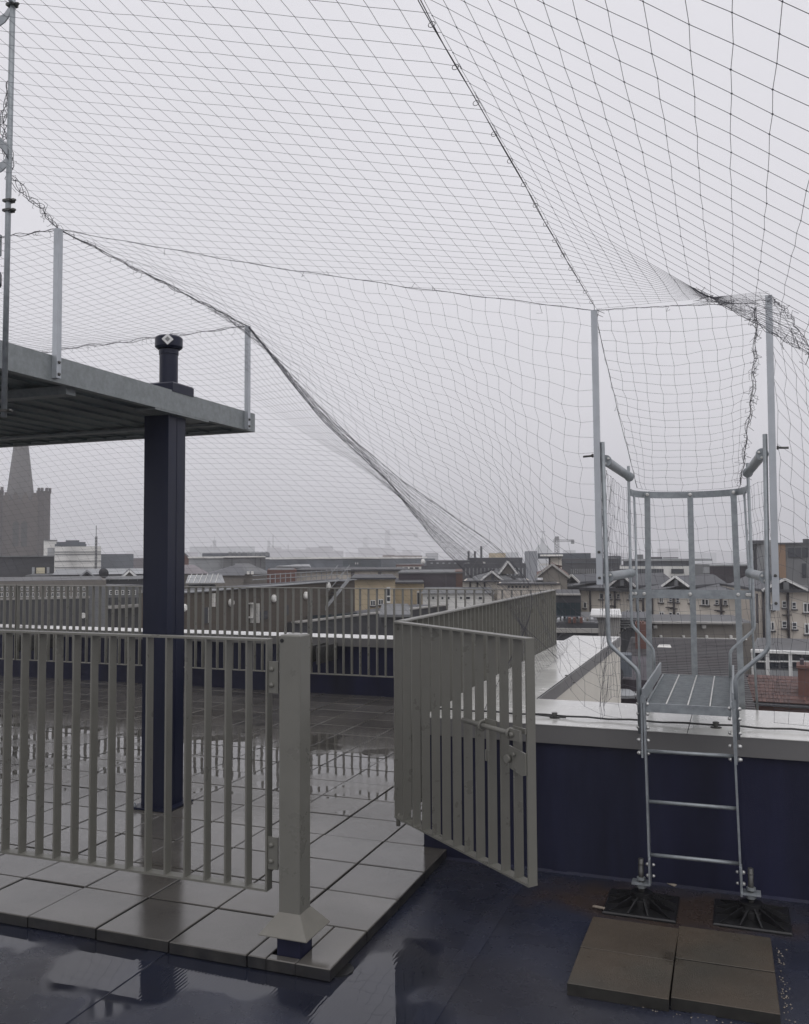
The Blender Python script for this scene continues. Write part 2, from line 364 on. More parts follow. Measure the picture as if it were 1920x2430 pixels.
# gate post
gp = thing('gate_post', 'square grey gate post with flared skirt on a navy stub', 'post', (-.22, .107, 0))
MB().bev((-.05, -.05, .12), (.05, .05, 1.372), .006).build('post', 'fence_paint', gp)
mb = MB(); a, b = .0515, .115
mb._add([(x*a, y*a, .178) for x, y in ((-1, -1), (1, -1), (1, 1), (-1, 1))]+[(x*b, y*b, .098) for x, y in ((-1, -1), (1, -1), (1, 1), (-1, 1))]+[(x*b, y*b, .094) for x, y in ((-1, -1), (1, -1), (1, 1), (-1, 1))]+[(x*a, y*a, .174) for x, y in ((-1, -1), (1, -1), (1, 1), (-1, 1))],
        [(4, 5, 1, 0), (5, 6, 2, 1), (6, 7, 3, 2), (7, 4, 0, 3), (8, 9, 5, 4), (9, 10, 6, 5), (10, 11, 7, 6), (11, 8, 4, 7), (9, 8, 12, 13), (10, 9, 13, 14), (11, 10, 14, 15), (8, 11, 15, 12)])
mat('skirt_paint', (.195, .187, .163), .4, var=.1, scale=6); mb.build('skirt', 'skirt_paint', gp)
MB().bev((-.056, -.056, FL), (.056, .056, .125), .004).build('stub', 'navy_wall', gp)
mb = MB(); mb.tube([(-.037, -.0505, 1.347), (-.037, -.053, 1.347)], .009, 12); mb.build('bung', 'black_plastic', gp)

# open gate, side railing, far railing
gate, LG = railing('gate', 'open grey flat bar gate with slide bolt swung out past the terrace edge', 'gate', (-.19, 1.30, 0), (.745, .53, 0), ZT, ZB-.002, .1035)
mb = MB(); mb.tube([(LG-.47, -.052, .91), (LG-.075, -.052, .91)], .0125, 12); mb.tube([(LG-.475, -.052, .91), (LG-.463, -.052, .91)], [.009, .0125], 12); mb.build('slide_bolt', 'fence_paint', gate)
for x, w_ in ((LG-.305, .010), (LG-.085, .012)):
    mb = MB(); mb.tube([(x+.0, -.052+.022*math.cos(a), .91+.022*math.sin(a)) for a in [k*PI/6 for k in range(13)]], .007, 8)
    mb.box((x-.006, -.035, .918), (x+.085, -.027, .942)); mb.build('bolt_keeper', 'fence_paint', gate)
mb = MB(); mb.box((LG-.085, -.062, .885), (LG-.006, -.050, .935)); bolt(mb, (LG-.06, -.062, .91), (0, -1, 0), .012, .012); mb.build('bolt_end_plate', 'fence_paint', gate)
mb = MB(); mb.box((LG-.262, -.062, .80), (LG-.236, -.055, .90)); mb.box((LG-.264, -.068, .755), (LG-.253, -.055, .806)); mb.box((LG-.245, -.068, .755), (LG-.234, -.055, .806)); mb.build('bolt_handle', 'fence_paint', gate)
mb = MB(); mb.prism([(LG-.125, -.034, .848), (LG-.004, -.034, .832), (LG-.004, -.034, .735), (LG-.03, -.034, .728), (LG-.125, -.034, .748)], (0, .008, 0)); lock = mb.build('lock_plate', 'fence_paint', gate)
mb = MB(); mb.tube([(LG-.118, -.036, .79), (LG-.118, -.055, .79)], .019, 14); bolt(mb, (LG-.08, -.036, .815), (0, -1, 0), .009, .01); mb.build('lock_cylinder', 'fence_paint', lock)
MB().tube([(.0, 0, ZB-.05), (.0, 0, ZB+.02)], .012, 10).build('pivot', 'fence_paint', gate); MB().tube([(.0, 0, ZT-.05), (.0, 0, ZT+.004)], .012, 10).build('pivot', 'fence_paint', gate)

sf, LS = railing('railing_panel', 'grey flat bar side railing receding from the gate hinge to the far corner', 'railing', (-.19, 1.36, 0), (-.19, 5.95, 0), ZT, ZB)
for k in (.25, 1.8, 3.4, 4.5):
    mb = MB(); mb.box((k, -.12, .50), (k+.04, -.028, .512)); mb.box((k, -.12, .42), (k+.04, -.028, .432)); mb.build('bracket', 'fence_paint', sf)
far_joints = [-9.4, -7.47, -3.075, -.215]
far_labels = ['far grey railing panel at the left edge of the picture', 'long far grey railing panel behind the navy column', 'far grey railing panel reaching the corner beside the open gate']
for k in range(3):
    t, L_ = railing('railing_panel', far_labels[k], 'railing', (far_joints[k]+.012, 5.96, 0), (far_joints[k+1]-.012, 5.96, 0), ZT-.004, .334, .1045, 'far railing panels')
    n = max(2, round(L_/1.6))
    for i in range(n):
        x = .06+(L_-.12)*i/(n-1)
        mb = MB(); mb.box((x-.006, .027, .44), (x+.006, .60, .64))
        for z in (.47, .53, .585, .615): bolt(mb, (x-.006, .06, z), (-1, 0, 0), .011, .014); bolt(mb, (x+.006, .06, z), (1, 0, 0), .011, .014)
        mb.build('wall_bracket', 'steel_dark', t)

# ---------------------------------------------------------------- stepover ladder
ld = thing('stepover_ladder', 'galvanised stepover ladder with caged platform straddling the parapet', 'ladder', (1.37, 1.3, FL))
def A_(mb, name, m='galv', par=ld): 
    mb.v = [(x-1.37, y-1.3, z-FL) for x, y, z in mb.v]
    return mb.build(name, m, par)
XL, XR, YF, YB, ZP = 1.165, 1.590, 1.30, 2.46, .955
for x, x1 in ((1.178, XL), (1.612, XR)):
    A_(MB().bar((x, YF, .045), (x1, YF, .985), .05, .010, (0, 1, 0)), 'stile')
    A_(MB().bar((x1+(.012 if x1 > 1.3 else -.012), YF, .68), (x1+(.012 if x1 > 1.3 else -.012), YF, .995), .045, .010, (0, 1, 0)), 'splice_plate')
for z, xa, xb in ((.712, 1.170, 1.594), (.458, 1.172, 1.60), (.192, 1.175, 1.607)):
    A_(MB().tube([(xa, YF, z), (xb, YF, z+.004)], .0095, 12), 'rung')
for s_, x in ((-1, XL-.02), (1, XR+.02)):
    for z in (.70, .765, .83, .90, .95):
        mb = MB(); bolt(mb, (x, YF, z), (s_, 0, 0), .011, .020); A_(mb, 'bolt', 'zinc')
        mb = MB(); bolt(mb, (x-s_*.03, YF, z), (-s_, 0, 0), .010, .014); A_(mb, 'nut', 'zinc')
# grated platform
gr = A_(MB().box((XL+.005, YF-.004, ZP-.045), (XR-.005, YF+.004, ZP)), 'platform_edge')
A_(MB().box((XL+.005, YB-.004, ZP-.045), (XR-.005, YB+.004, ZP)), 'platform_edge')
for x in (XL+.010, XR-.010): A_(MB().box((x-.004, YF+.005, ZP-.045), (x+.004, YB-.005, ZP-.002)), 'platform_side')
me = MB().box((-(XR-XL)/2+.016, -.0035, -.028), ((XR-XL)/2-.016, .0035, -.004)).mesh('grating_bar', 'galv')
for k in range(1, 36):
    link('grating_bar', me, ld, ((XL+XR)/2-1.37, YF+(YB-YF)*k/36-1.3, ZP-FL))
for x in (XL+.107, XL+.212, XL+.318): A_(MB().tube([(x, YF+.006, ZP-.002), (x, YB-.006, ZP-.002)], .0045, 6), 'grating_rod', 'zinc')
for x, s_ in ((XL-.004, -1), (XR+.004, 1)):
    A_(MB().box((x-.005, YF-.03, ZP+.005), (x+.005, YB-.02, ZP+.075)), 'toe_board')
# handrails: hockey-stick tubes front and back on each side
def bent(pts, r=.03, k=5):
    pts = [V(p) for p in pts]; out = [pts[0]]
    for i in range(1, len(pts)-1):
        a = pts[i]+(pts[i-1]-pts[i]).normalized()*r; b = pts[i]+(pts[i+1]-pts[i]).normalized()*r
        for j in range(k+1):
            t = j/k; out.append(a*(1-t)**2+pts[i]*2*t*(1-t)+b*t*t)
    return out+[pts[-1]]
TR = .0115
A_(MB().tube(bent([(1.143, YF, .80), (1.138, YF, 1.117), (.990, YF, 1.251), (.975, YF, 2.31)]), TR, 12), 'handrail')
A_(MB().tube(bent([(1.612, YF, .80), (1.606, YF, 1.105), (1.762, YF, 1.247), (1.770, YF, 2.31)]), TR, 12), 'handrail')
A_(MB().tube(bent([(1.124, YB, .90), (1.118, YB, 1.112), (.984, YB, 1.262), (.982, YB, 2.29)]), .0095, 12), 'handrail')
A_(MB().tube(bent([(1.575, YB, .90), (1.578, YB, 1.114), (1.722, YB, 1.250), (1.704, YB, 2.28)]), .0095, 12), 'handrail')
A_(MB().tube([(1.030, YB+.05, .60), (1.010, YB+.05, 2.10)], .0075, 10), 'cage_rod'); A_(MB().tube([(1.735, YB+.05, .55), (1.682, YB+.05, 2.10)], .0075, 10), 'cage_rod')
for xf, xb in ((.985, .992), (1.756, 1.704)):
    for z in (2.215, 1.598):
        mb = MB(); y0, y1 = YF+.04, YB-.05; r = .026
        mb.tube([(xf, y0, z), (xf, y0+.012, z), (xf, y0+.012, z), (xb, y1-.012, z), (xb, y1-.012, z), (xb, y1, z)], [r*1.18, r*1.18, r, r, r*1.18, r*1.18], 18)
        o = A_(mb, 'side_tube')
        mb = MB()
        for a in (.6, 2.6, 4.6): bolt(mb, (xf+.017*math.cos(a), y0, z+.017*math.sin(a)), (0, -1, 0), .008, .012)
        A_(mb, 'end_bolt', 'zinc', ld)
# cage: hoop, straps, belt
hp = []
for k in range(25):
    a = PI*k/24; hp.append((1.343-.352*math.cos(a), YB+.03+.42*math.sin(a)**.8, 2.12))
mb = MB(); o = len(mb.v)
for i in range(24): mb.bar(hp[i], hp[i+1], .044, .006, (0, 0, 1))
A_(mb, 'cage_hoop')
for x0, x1, y, zb in ((1.072, 1.062, 2.76, .30), (1.343, 1.352, 2.878, .30), (1.619, 1.650, 2.76, .25)):
    A_(MB().bar((x0, y-.008, 2.14), (x1, y-.008, zb), .038, .006, (1, 0, 0)), 'cage_strap')
A_(MB().bar((.980, YB+.016, 1.462), (1.712, YB+.016, 1.462), .055, .008, (0, 0, 1)), 'cage_belt')
mb = MB()
for x, y, z in ((1.072, 2.745, 2.118), (1.343, 2.863, 2.118), (1.619, 2.745, 2.118), (1.066, YB+.010, 1.462), (1.348, YB+.010, 1.462), (1.632, YB+.010, 1.462), (1.012, YB+.010, 1.462), (.99, YB+.010, 1.462), (1.685, YB+.010, 1.462), (1.70, YB+.010, 1.462)): bolt(mb, (x, y, z), (0, -1, 0), .013, .012)
A_(mb, 'cage_bolt', 'zinc')
# tall net posts bolted to the handrails
PA, PB = V((.943, 1.30, 3.017)), V((1.803, 1.30, 3.003))
for p, q, s_ in ((PA, V((.952, 1.29, 1.56)), 1), (PB, V((1.800, 1.29, 1.44)), -1)):
    A_(MB().bar(p, q, .032, .030, (1, 0, 0)), 'net_post', 'alu')
    mb = MB(); z = 2.24
    x = p.x+(q.x-p.x)*(p.z-z)/(p.z-q.z); mb.tube([(x-s_*.02, 1.30, z), (x-s_*.075, 1.30, z-.003)], .006, 6); bolt(mb, (x-s_*.021, 1.30, z), (-s_, 0, 0), .011, .012)
    for z in (q.z+.035, q.z+.17): bolt(mb, (q.x, 1.274, z), (0, -1, 0), .008, .008)
    A_(mb, 'post_bolt', 'steel_dark')
# adjustable feet
for cx, cy, s_ in ((1.138, 1.262, 1), (1.655, 1.300, -1)):
    mb = MB(); mb.bev((cx-.175, cy-.165, FL), (cx+.175, cy+.165, FL+.014), .006); mb.lathe((cx, cy, FL), [(.075, 0), (.07, .045), (.055, .05), (.055, .075), (.045, .078)], 12)
    for k in range(12):
        a = 2*PI*k/12+.26; R_ = .205 if k % 3 != 0 else .17
        e = V((cx+max(-.165, min(.165, R_*math.cos(a))), cy+max(-.155, min(.155, R_*math.sin(a))), 0)); c = V((cx+.055*math.cos(a), cy+.055*math.sin(a), 0)); n = V((-math.sin(a), math.cos(a), 0))*.004
        mb._add([c+n+V((0, 0, FL+.01)), e+n+V((0, 0, FL+.01)), e+n+V((0, 0, FL+.018)), c+n+V((0, 0, FL+.062)), c-n+V((0, 0, FL+.01)), e-n+V((0, 0, FL+.01)), e-n+V((0, 0, FL+.018)), c-n+V((0, 0, FL+.062))],
                [(0, 1, 2, 3), (7, 6, 5, 4), (3, 2, 6, 7), (1, 5, 6, 2)])
    ft = A_(mb, 'foot', 'black_plastic')
    mb = MB(); mb.tube([(cx, cy, FL+.07), (cx, cy, .18)], .013, 12)
    for z in (.005, .022, .075, .150): mb.lathe((cx, cy, z), [(.015, 0), (.015, .004)], 10)
    A_(mb, 'threaded_rod', 'steel_dark')
    mb = MB(); mb.lathe((cx, cy, .036), [(.024, 0), (.024, .018)], 6); mb.lathe((cx, cy, .075), [(.022, 0), (.022, .014)], 6); mb.lathe((cx, cy, .0), [(.026, 0), (.026, .016)], 6); A_(mb, 'nut', 'galv_dull')
    xs = cx+s_*.042; mb = MB(); mb.box((cx-.045, cy-.035, .058), (cx+.045, cy+.035, .066)); mb.box((xs-.004, cy-.03, .058), (xs+.004, cy+.03, .185)); A_(mb, 'foot_bracket', 'galv')
    mb = MB()
    for z in (.10, .155): bolt(mb, (xs-s_*.004, cy, z), (-s_, 0, 0), .010, .014); bolt(mb, (xs+s_*.014, cy, z), (s_, 0, 0), .008, .012)
    A_(mb, 'foot_bolt', 'zinc')

# ballast slabs in front of the feet
sl_lab = ['brown concrete slab touching the left ladder foot', 'brown concrete slab touching the right ladder foot', 'greyish brown concrete slab at the front left of the four', 'brown concrete slab at the front right of the four beside the gravel']
me_s = MB().bev((0, 0, 0), (.394, .345, .048), .0022, side=1).mesh('concrete_slab', 'slab_brown', 'slab_side')
for k, (x, y, r) in enumerate(((.940, .590, -.012), (1.340, .618, .012), (.943, .238, .006), (1.344, .262, .012))):
    link('concrete_slab', me_s, None, (x, y, FL+.001), (0, 0, r), sl_lab[k], 'slab', 'loose slabs under the ladder')

# ---------------------------------------------------------------- column, steel canopy deck, vent pipe
cl = thing('support_column', 'dark navy square column standing on the terrace', 'column', (-2.13, 1.80, 0))
MB().bev((-.10, -.10, .0), (.10, .10, 2.70), .001).build('shaft', 'navy_steel', cl)
mb = MB(); mb.box((-.15, -.15, .001), (.15, .15, .014)); mb.build('base_plate', 'navy_steel', cl)
for sx in (-1, 1):
    for sy in (-1, 1):
        MB().lathe((sx*.128, sy*.128, .014), [(.013, 0), (.013, .010), (.006, .012), (.006, .026)], 6).build('anchor_bolt', 'galv', cl)
mb = MB(); mb.box((-.102, -.004, .02), (-.1005, .004, 2.69)); mb.box((.1005, -.004, .02), (.102, .004, 2.69)); mb.build('seam', 'navy_steel', cl)
dk = thing('canopy_deck', 'galvanised steel canopy deck carried by the navy column', 'canopy', (-1.97, 2.77, 2.71))
DX, DY = 4.2, 4.2
def K_(mb, name, m='galv_dull'): return mb.build(name, m, dk)
mb = MB(); mb.box((-.006, -DY, 0), (0, 0, .148)); mb.box((-.05, -DY, 0), (-.006, 0, .006)); mb.box((-.05, -DY, .142), (-.006, 0, .148)); K_(mb, 'edge_channel')
mb = MB(); mb.box((-DX, -.006, .0), (-.0065, 0, .148)); mb.box((-DX, -.05, .0), (-.051, -.0065, .006)); K_(mb, 'end_channel')
n = 20
me = MB().prism([(-.098, 0, .030), (.098, 0, .030), (.102, 0, .022), (.102, 0, .016), (.104, 0, .016), (.104, 0, .036), (-.098, 0, .036)], (0, DY-.02, 0)).mesh('deck_plank', 'deck_steel')
for k in range(n): link('deck_plank', me, dk, (-.108-k*.206, -DY+.008, 0))
for y in (-2.02, -3.3, -.42):
    mb = MB(); mb.box((-DX, y-.04, -.035 if y != -.42 else .0), (-.07, y+.04, .0155)); K_(mb, 'cross_beam')
MB().box((-.17, -1.30, -.012), (-.002, -.66, -.0005)).build('column_cap', 'galv_dull', dk)
for y, z0, z1 in ((.534, 2.727, 3.585), (2.623, 2.715, 3.535)):
    o = K_(MB().box((.0005, y-2.77-.018, z0-2.71), (.034, y-2.77+.018, z1-2.71)), 'net_post', 'alu')
    mb = MB()
    for z in (.022, .075 if y > 1 else .09): bolt(mb, (.034, y-2.77, z0-2.71+z), (1, 0, 0), .010, .010)
    K_(mb, 'post_bolt', 'steel_dark')
vp = thing('vent_pipe', 'dark blue vent pipe with wide cap above the canopy deck', 'pipe', (-2.09, 1.78, 2.75))
mb = MB(); mb.lathe((0, 0, 0), [(.064, 0), (.064, .385), (.068, .387), (.068, .42), (.060, .423)], 24); mb.build('pipe', 'navy_steel', vp)
mb = MB(); mb.lathe((0, 0, .425), [(.078, 0), (.096, .016), (.096, .078), (.082, .09), (.02, .094)], 24); mb.build('cap', 'navy_steel', vp)
mb = MB(); mb.bev((-.125, -.125, .10), (.125, .125, .17), .01); mb.build('collar', 'navy_steel', vp)
mb = MB(); c = V((.052, -.088, .475)); t_ = V((.84, .54, 0)); 
mb.prism([c+t_*.04, c+V((0, 0, .04)), c-t_*.04, c-V((0, 0, .04))], V((.54, -.84, 0))*.006); stk = mb.build('sticker', 'sticker', vp)
mb = MB(); c = c+V((.54, -.84, 0))*.0065; mb.prism([c+t_*.018, c+V((0, 0, .018)), c-t_*.018, c-V((0, 0, .018))], V((.54, -.84, 0))*.001); mb.build('sticker_print', 'sticker_print', stk)

# second vent and steel box at the picture's left edge, and the caged riser
v2 = thing('vent_pipe', 'second vent pipe with blue cap cut off by the left picture edge', 'pipe', (-2.72, .6, 2.75))
mat('pink_pipe', (.34, .27, .27), .5, var=.1)
MB().lathe((0, 0, 0), [(.16, 0), (.16, .62)], 24).build('pipe', 'pink_pipe', v2)
MB().lathe((0, 0, .62), [(.18, 0), (.205, .02), (.205, .085), (.18, .10)], 24).build('cap', 'navy_steel', v2)
MB().box((-.2, -.09, .80), (.195, .09, .93)).build('cowl', 'galv_dull', v2)
MB().lathe((0, 0, .72), [(.12, 0), (.12, .08)], 20).build('neck', 'pink_pipe', v2)
cg = thing('ladder_cage', 'galvanised cage ladder riser along the left picture edge', 'ladder cage', (-2.14, 0, 2.4))
MB().tube([(.345, 0, .02), (.35, 0, 1.1), (.365, 0, 3.4)], .014, 10).build('riser', 'galv', cg)
MB().tube([(-.18, -.46, .02), (-.18, -.46, 3.4)], .014, 10).build('riser', 'galv', cg)
for z in (1.36, 2.16):
    mb = MB(); P_ = [(.08+.35*math.cos(2*PI*k/32), -.231+.35*math.sin(2*PI*k/32), z) for k in range(33)]
    for i in range(32): mb.bar(P_[i], P_[i+1], .05, .006, (0, 0, 1))
    mb.build('hoop', 'galv', cg)
for z in (1.07, 1.12, 2.14, .05):
    mb = MB(); mb.box((.33, -.02, z-.006), (.375, .02, z+.006)); bolt(mb, (.375, 0, z), (1, 0, 0), .010, .022); mb.build('clamp', 'steel_dark', cg)

# small litter on the membrane
def scrap(name, label, cat, px, py, pts, m, h=.004):
    p = atZ(px, py, FL); mb = MB(); mb.prism([(x*1.5, y*1.8, 0) for x, y in pts], (0, 0, h))
    mb.v = [(x, y, z+.010*abs(math.sin(x*60+y*40))+.003) for x, y, z in mb.v]
    return mb.build(name, m, None, loc=p, label=label, cat=cat)
scrap('fallen_leaf', 'pale brown leaf lying between the two ladder feet', 'leaf', 1595, 2102, [(-.022, 0), (-.01, .012), (.012, .013), (.024, 0), (.008, -.012), (-.012, -.010)], 'stone', .003)
scrap('fallen_leaf', 'curled yellow leaf near the bottom right of the roof', 'leaf', 1778, 2416, [(-.020, -.008), (-.012, .016), (.004, .022), (.022, .012), (.014, -.010), (-.004, -.018)], 'leaf', .012)
scrap('wood_splinter', 'pale splinter beside the left ladder foot', 'litter', 1422, 2160, [(-.022, .0), (-.016, .008), (.020, -.001), (.018, -.008)], 'stone', .006)
mb = MB(); rnd = random.Random(4)
for k in range(95):
    if k < 65: x = 1.752+abs(rnd.gauss(0, .017)); y = rnd.uniform(.20, .98)
    else: x = rnd.uniform(1.2, 1.80); y = .24-abs(rnd.gauss(0, .02))
    r = rnd.uniform(.0015, .0050); o = len(mb.v)
    mb._add([(x+r*rnd.uniform(.7, 1.2)*a, y+r*rnd.uniform(.7, 1.2)*b, FL+r*(c+.6)) for a, b, c in ((1, 0, 0), (0, 1, 0), (-1, 0, 0), (0, -1, 0), (0, 0, .8), (0, 0, -.6))], [(0, 1, 4), (1, 2, 4), (2, 3, 4), (3, 0, 4), (1, 0, 5), (2, 1, 5), (3, 2, 5), (0, 3, 5)])
mb.build('loose_gravel', 'stone', label='fine pale gravel washed along the slab edge', cat='gravel', kind='stuff')
# ================================================================ BIRD NET
net = thing('bird_net', 'dark bird netting stretched overhead and down to the parapets', 'netting', (0, 0, 0))
CELL = .075
def lerp(a, b, t): return a+(b-a)*t
def polyc(pts):
    pts = [V(p) for p in pts]; ls = [0]
    for a, b in zip(pts, pts[1:]): ls.append(ls[-1]+(b-a).length)
    def f(t):
        s_ = max(-.5, min(1.5, t))*ls[-1]
        for i in range(len(pts)-1):
            if s_ <= ls[i+1] or i == len(pts)-2: return lerp(pts[i], pts[i+1], (s_-ls[i])/max(1e-6, ls[i+1]-ls[i]))
    f.L = ls[-1]; return f
def smoothc(pts, n=24):
    """Catmull-Rom through pts"""
    pts = [V(p) for p in pts]; P_ = [pts[0]*2-pts[1]]+pts+[pts[-1]*2-pts[-2]]; out = []
    for i in range(1, len(P_)-2):
        for k in range(n):
            t = k/n; a, b, c, d = P_[i-1:i+3]
            out.append((b*2+(c-a)*t+(a*2-b*5+c*4-d)*t*t+(b*3-a-c*3+d)*t**3)*.5)
    return polyc(out+[pts[-1]])
def coons(top, bot, left, right, sag=None):
    c00, c10, c01, c11 = top(0), top(1), bot(0), bot(1)
    def S(u, v):
        p = lerp(top(u), bot(u), v)+lerp(left(v), right(v), u)-lerp(lerp(c00, c10, u), lerp(c01, c11, u), v)
        return p+sag(u, v) if sag else p
    return S
def panel(S, nu, nv, r=.0010, shear=None, u0=0., jit=0., wav=0., knot=0, seed=1, u_lo=-1e-6, u_hi=1.0001, name='net_panel', nextra=0):
    rnd = random.Random(seed); nodes = {}
    i0 = -nextra
    for i in range(i0, nu+1):
        for j in range(nv+1):
            v = j/nv; u = i/nu
            if shear: u = 1-(1-u)*math.exp(-shear*v)
            if u < u_lo or u > u_hi: continue
            p = S(u, v)
            if jit: p = p+V((rnd.uniform(-1, 1), rnd.uniform(-1, 1), rnd.uniform(-1, 1)))*jit
            if wav: p = p+V((math.sin(j*2.1+i*.7)*wav, 0, math.sin(i*1.7+j*.4)*wav*.5))
            nodes[i, j] = p
    mb = MB()
    for (i, j), p in nodes.items():
        for k in ((i+1, j), (i, j+1)):
            if k in nodes:
                q = nodes[k]; d = q-p
                if d.length < 1e-4: continue
                d.normalize(); a = d.cross(V((.3, .2, .93))).normalized(); b = d.cross(a)
                o = [(a*math.cos(t)+b*math.sin(t))*r for t in (0, 2.094, 4.189)]
                mb._add([p+x for x in o]+[q+x for x in o], [(0, 1, 4, 3), (1, 2, 5, 4), (2, 0, 3, 5)])
        if knot:
            kr = knot*rnd.uniform(.7, 1.2)
            mb._add([p+V(x)*kr for x in ((1, 0, 0), (0, 1, 0), (-1, 0, 0), (0, -1, 0), (0, 0, 1), (0, 0, -1))], [(0, 1, 4), (1, 2, 4), (2, 3, 4), (3, 0, 4), (1, 0, 5), (2, 1, 5), (3, 2, 5), (0, 3, 5)])
    mb.build(name, 'cord', net); return nodes
def ropes(pts, r=.003, n=40, wob=.006, strands=1, seed=3, name='border_rope', hang=0):
    c = polyc(pts); rnd = random.Random(seed); mb = MB()
    for s_ in range(strands):
        ph = [rnd.uniform(0, 6) for _ in range(6)]; P_ = []
        for k in range(n+1):
            t = k/n; e = math.sin(PI*t)**.3 if 0 < t < 1 else 0
            P_.append(c(t)+V((math.sin(t*17+ph[0])+math.sin(t*41+ph[1]), math.sin(t*13+ph[2])+math.sin(t*37+ph[3]), math.sin(t*19+ph[4])+math.sin(t*53+ph[5])))*wob*e)
        mb.tube(P_, r, 5)
    for k in range(hang):                                       # frayed ends and tie knots
        p = c(rnd.random()); q = p+V((rnd.gauss(0, .02), rnd.gauss(0, .02), rnd.gauss(-.012, .02))); m_ = (p+q)/2+V((rnd.gauss(0, .012), 0, rnd.gauss(0, .012)))
        mb.tube([p, m_, q], .0012, 3)
    mb.build(name, 'rope', net)

P1, P2 = V((-1.953, .534, 3.585)), V((-1.953, 2.623, 3.535))
R1 = polyc([(.955+.003*math.sin(k*.35), -2.6+3.9*k/40, 3.035-.018*k/40-.02*math.sin(PI*k/40)) for k in range(40)]+[PA])
R2 = smoothc([P1, V((-1.2, .73, 3.415)), V((-.5, .92, 3.27)), V((.2, 1.10, 3.14)), PA])
def yR2(x): return .534+(x+1.953)*.2645
def clipped(line, t0, t1, n, inside):
    """pieces of the curve line(t) that lie inside"""
    out = []; cur = []
    def cut(a, b):
        for _ in range(14):
            m_ = (a+b)/2
            if inside(line(m_)): a = m_
            else: b = m_
        return line(a)
    prev = None
    for k in range(n+1):
        t = t0+(t1-t0)*k/n; p = line(t); i_ = inside(p)
        if i_:
            if not cur and prev is not None: cur.append(cut(t, prev))
            cur.append(p)
        elif cur:
            cur.append(cut(prev, t)); out.append(cur); cur = []
        prev = t
    if cur: out.append(cur)
    return [c_ for c_ in out if len(c_) > 1]
def field(xs, ys, zf, inside, r, knot, seed):
    """square mesh laid over the height field zf"""
    rnd = random.Random(seed); mb = MB()
    wob = lambda x, y: (.0025*math.sin(x*23+y*5)+.0015*math.sin(y*31+x*11), .0025*math.sin(x*17-y*13)+.0015*math.sin(x*41))
    def pt(x, y): a, b = wob(x, y); return V((x+a, y+b, zf(x+a, y+b)))
    def draw(pieces):
        for c_ in pieces: mb.tube(c_, r, 3, caps=False)
    for x in xs: draw(clipped(lambda t: pt(x, t), min(ys), max(ys), len(ys)-1, inside))
    for y in ys: draw(clipped(lambda t: pt(t, y), min(xs), max(xs), len(xs)-1, inside))
    for x in xs:
        for y in ys:
            p = pt(x, y)
            if inside(p):
                kr = knot*rnd.uniform(.6, 1.25)
                mb._add([p+V(k)*kr for k in ((1, 0, 0), (0, 1, 0), (-1, 0, 0), (0, -1, 0), (0, 0, 1), (0, 0, -1))], [(0, 1, 4), (1, 2, 4), (2, 3, 4), (3, 0, 4), (1, 0, 5), (2, 1, 5), (3, 2, 5), (0, 3, 5)])
    mb.build('net_panel', 'cord', net)
CS = .083
YS = [1.3-CS*j for j in range(48)]
def z1(x, y): return 3.03+(.955-x)*(.27-.07*(y+.6))
def in1(p):
    xl = -1.80 if p.y < 0 else -1.80-.28*p.y
    return xl <= p.x <= .953 and p.y <= yR2(p.x)
field([.955-CS*i for i in range(36)], YS, z1, in1, .00072, .0016, 2)
def sm(t): t = max(0., min(1., t)); return t*t*(3-2*t)
def z2(x, y):
    d_ = x-.955
    t_ = max(0., min(1., (1.3-y)/1.58))
    return 3.025-d_*.73*t_
field([.955+CS/1.238*i for i in range(0, 34)], YS, z2, lambda p: p.y < -.28 or p.x < 1.803+.05*(1.3-p.y), .00066, .0020, 3)
# hung behind the ridge: from the rope P1-PA down to the gathered seam and the coping
K1 = V((.99, 1.765, ZC+.02)); QQ = V((.18, 1.80, ZC+.02))
SEAM_A = smoothc([P2, at(760, 968, 6.05), at(930, 1120, 5.85), at(1065, 1218, 5.75), at(1200, 1320, 5.6), at(1262, 1440, 5.3), QQ])
SEAM = smoothc([P2, at(760, 968, 6.05), at(930, 1120, 5.85), at(1065, 1218, 5.75), at(1200, 1320, 5.6), at(1275, 1450, 5.4), at(1325, 1585, 5.25), at(1400, 1685, 5.15), K1])
LP = polyc([P1, P2]); RP = smoothc([PA, V((.93, 1.36, 2.5)), V((.93, 1.5, 1.7)), K1])
panel(coons(R2, SEAM, LP, RP, lambda u, v: V((.02, .22, -.0))*math.sin(PI*u)*math.sin(PI*v)), 36, 27, .00080, jit=.004, wav=.009, knot=.0019, seed=4)
# the back sheet: from the canopy's far edge down to the far coping
P3 = V((-6.2, 2.62, 3.50)); W1 = V((.10, 4.6, ZC+.01)); W3 = V((-9.4, 7.0, .72))
EDGE = smoothc([P2, at(760, 990, 6.3), at(905, 1128, 6.6), at(985, 1222, 6.9), at(1070, 1322, 7.3), W1])
panel(coons(polyc([P2, P3]), polyc([W1, V((-.1, 6.9, .74)), W3]), EDGE, polyc([P3, W3]), lambda u, v: V((0, 0, .30*math.sin(PI*v)*math.sin(PI*u)))), 62, 56, .0009, jit=.004, seed=5)
# gathered double layer between the two seam edges
panel(coons(polyc([P2, P2+V((.002, .002, -.002))]), polyc([QQ, W1]), SEAM_A, EDGE), 20, 42, .0008, jit=.008, seed=6)
panel(coons(polyc([P2, P2+V((.002, .002, -.002))]), polyc([QQ+V((.1, .1, 0)), W1]), smoothc([P2, at(758, 975, 6.1), at(928, 1125, 5.9), at(1060, 1222, 5.85), at(1195, 1322, 5.7), at(1262, 1440, 5.3), QQ+V((.1, .1, 0))]), EDGE), 6, 40, .0006, shear=.9, nextra=8, jit=.010, seed=16)
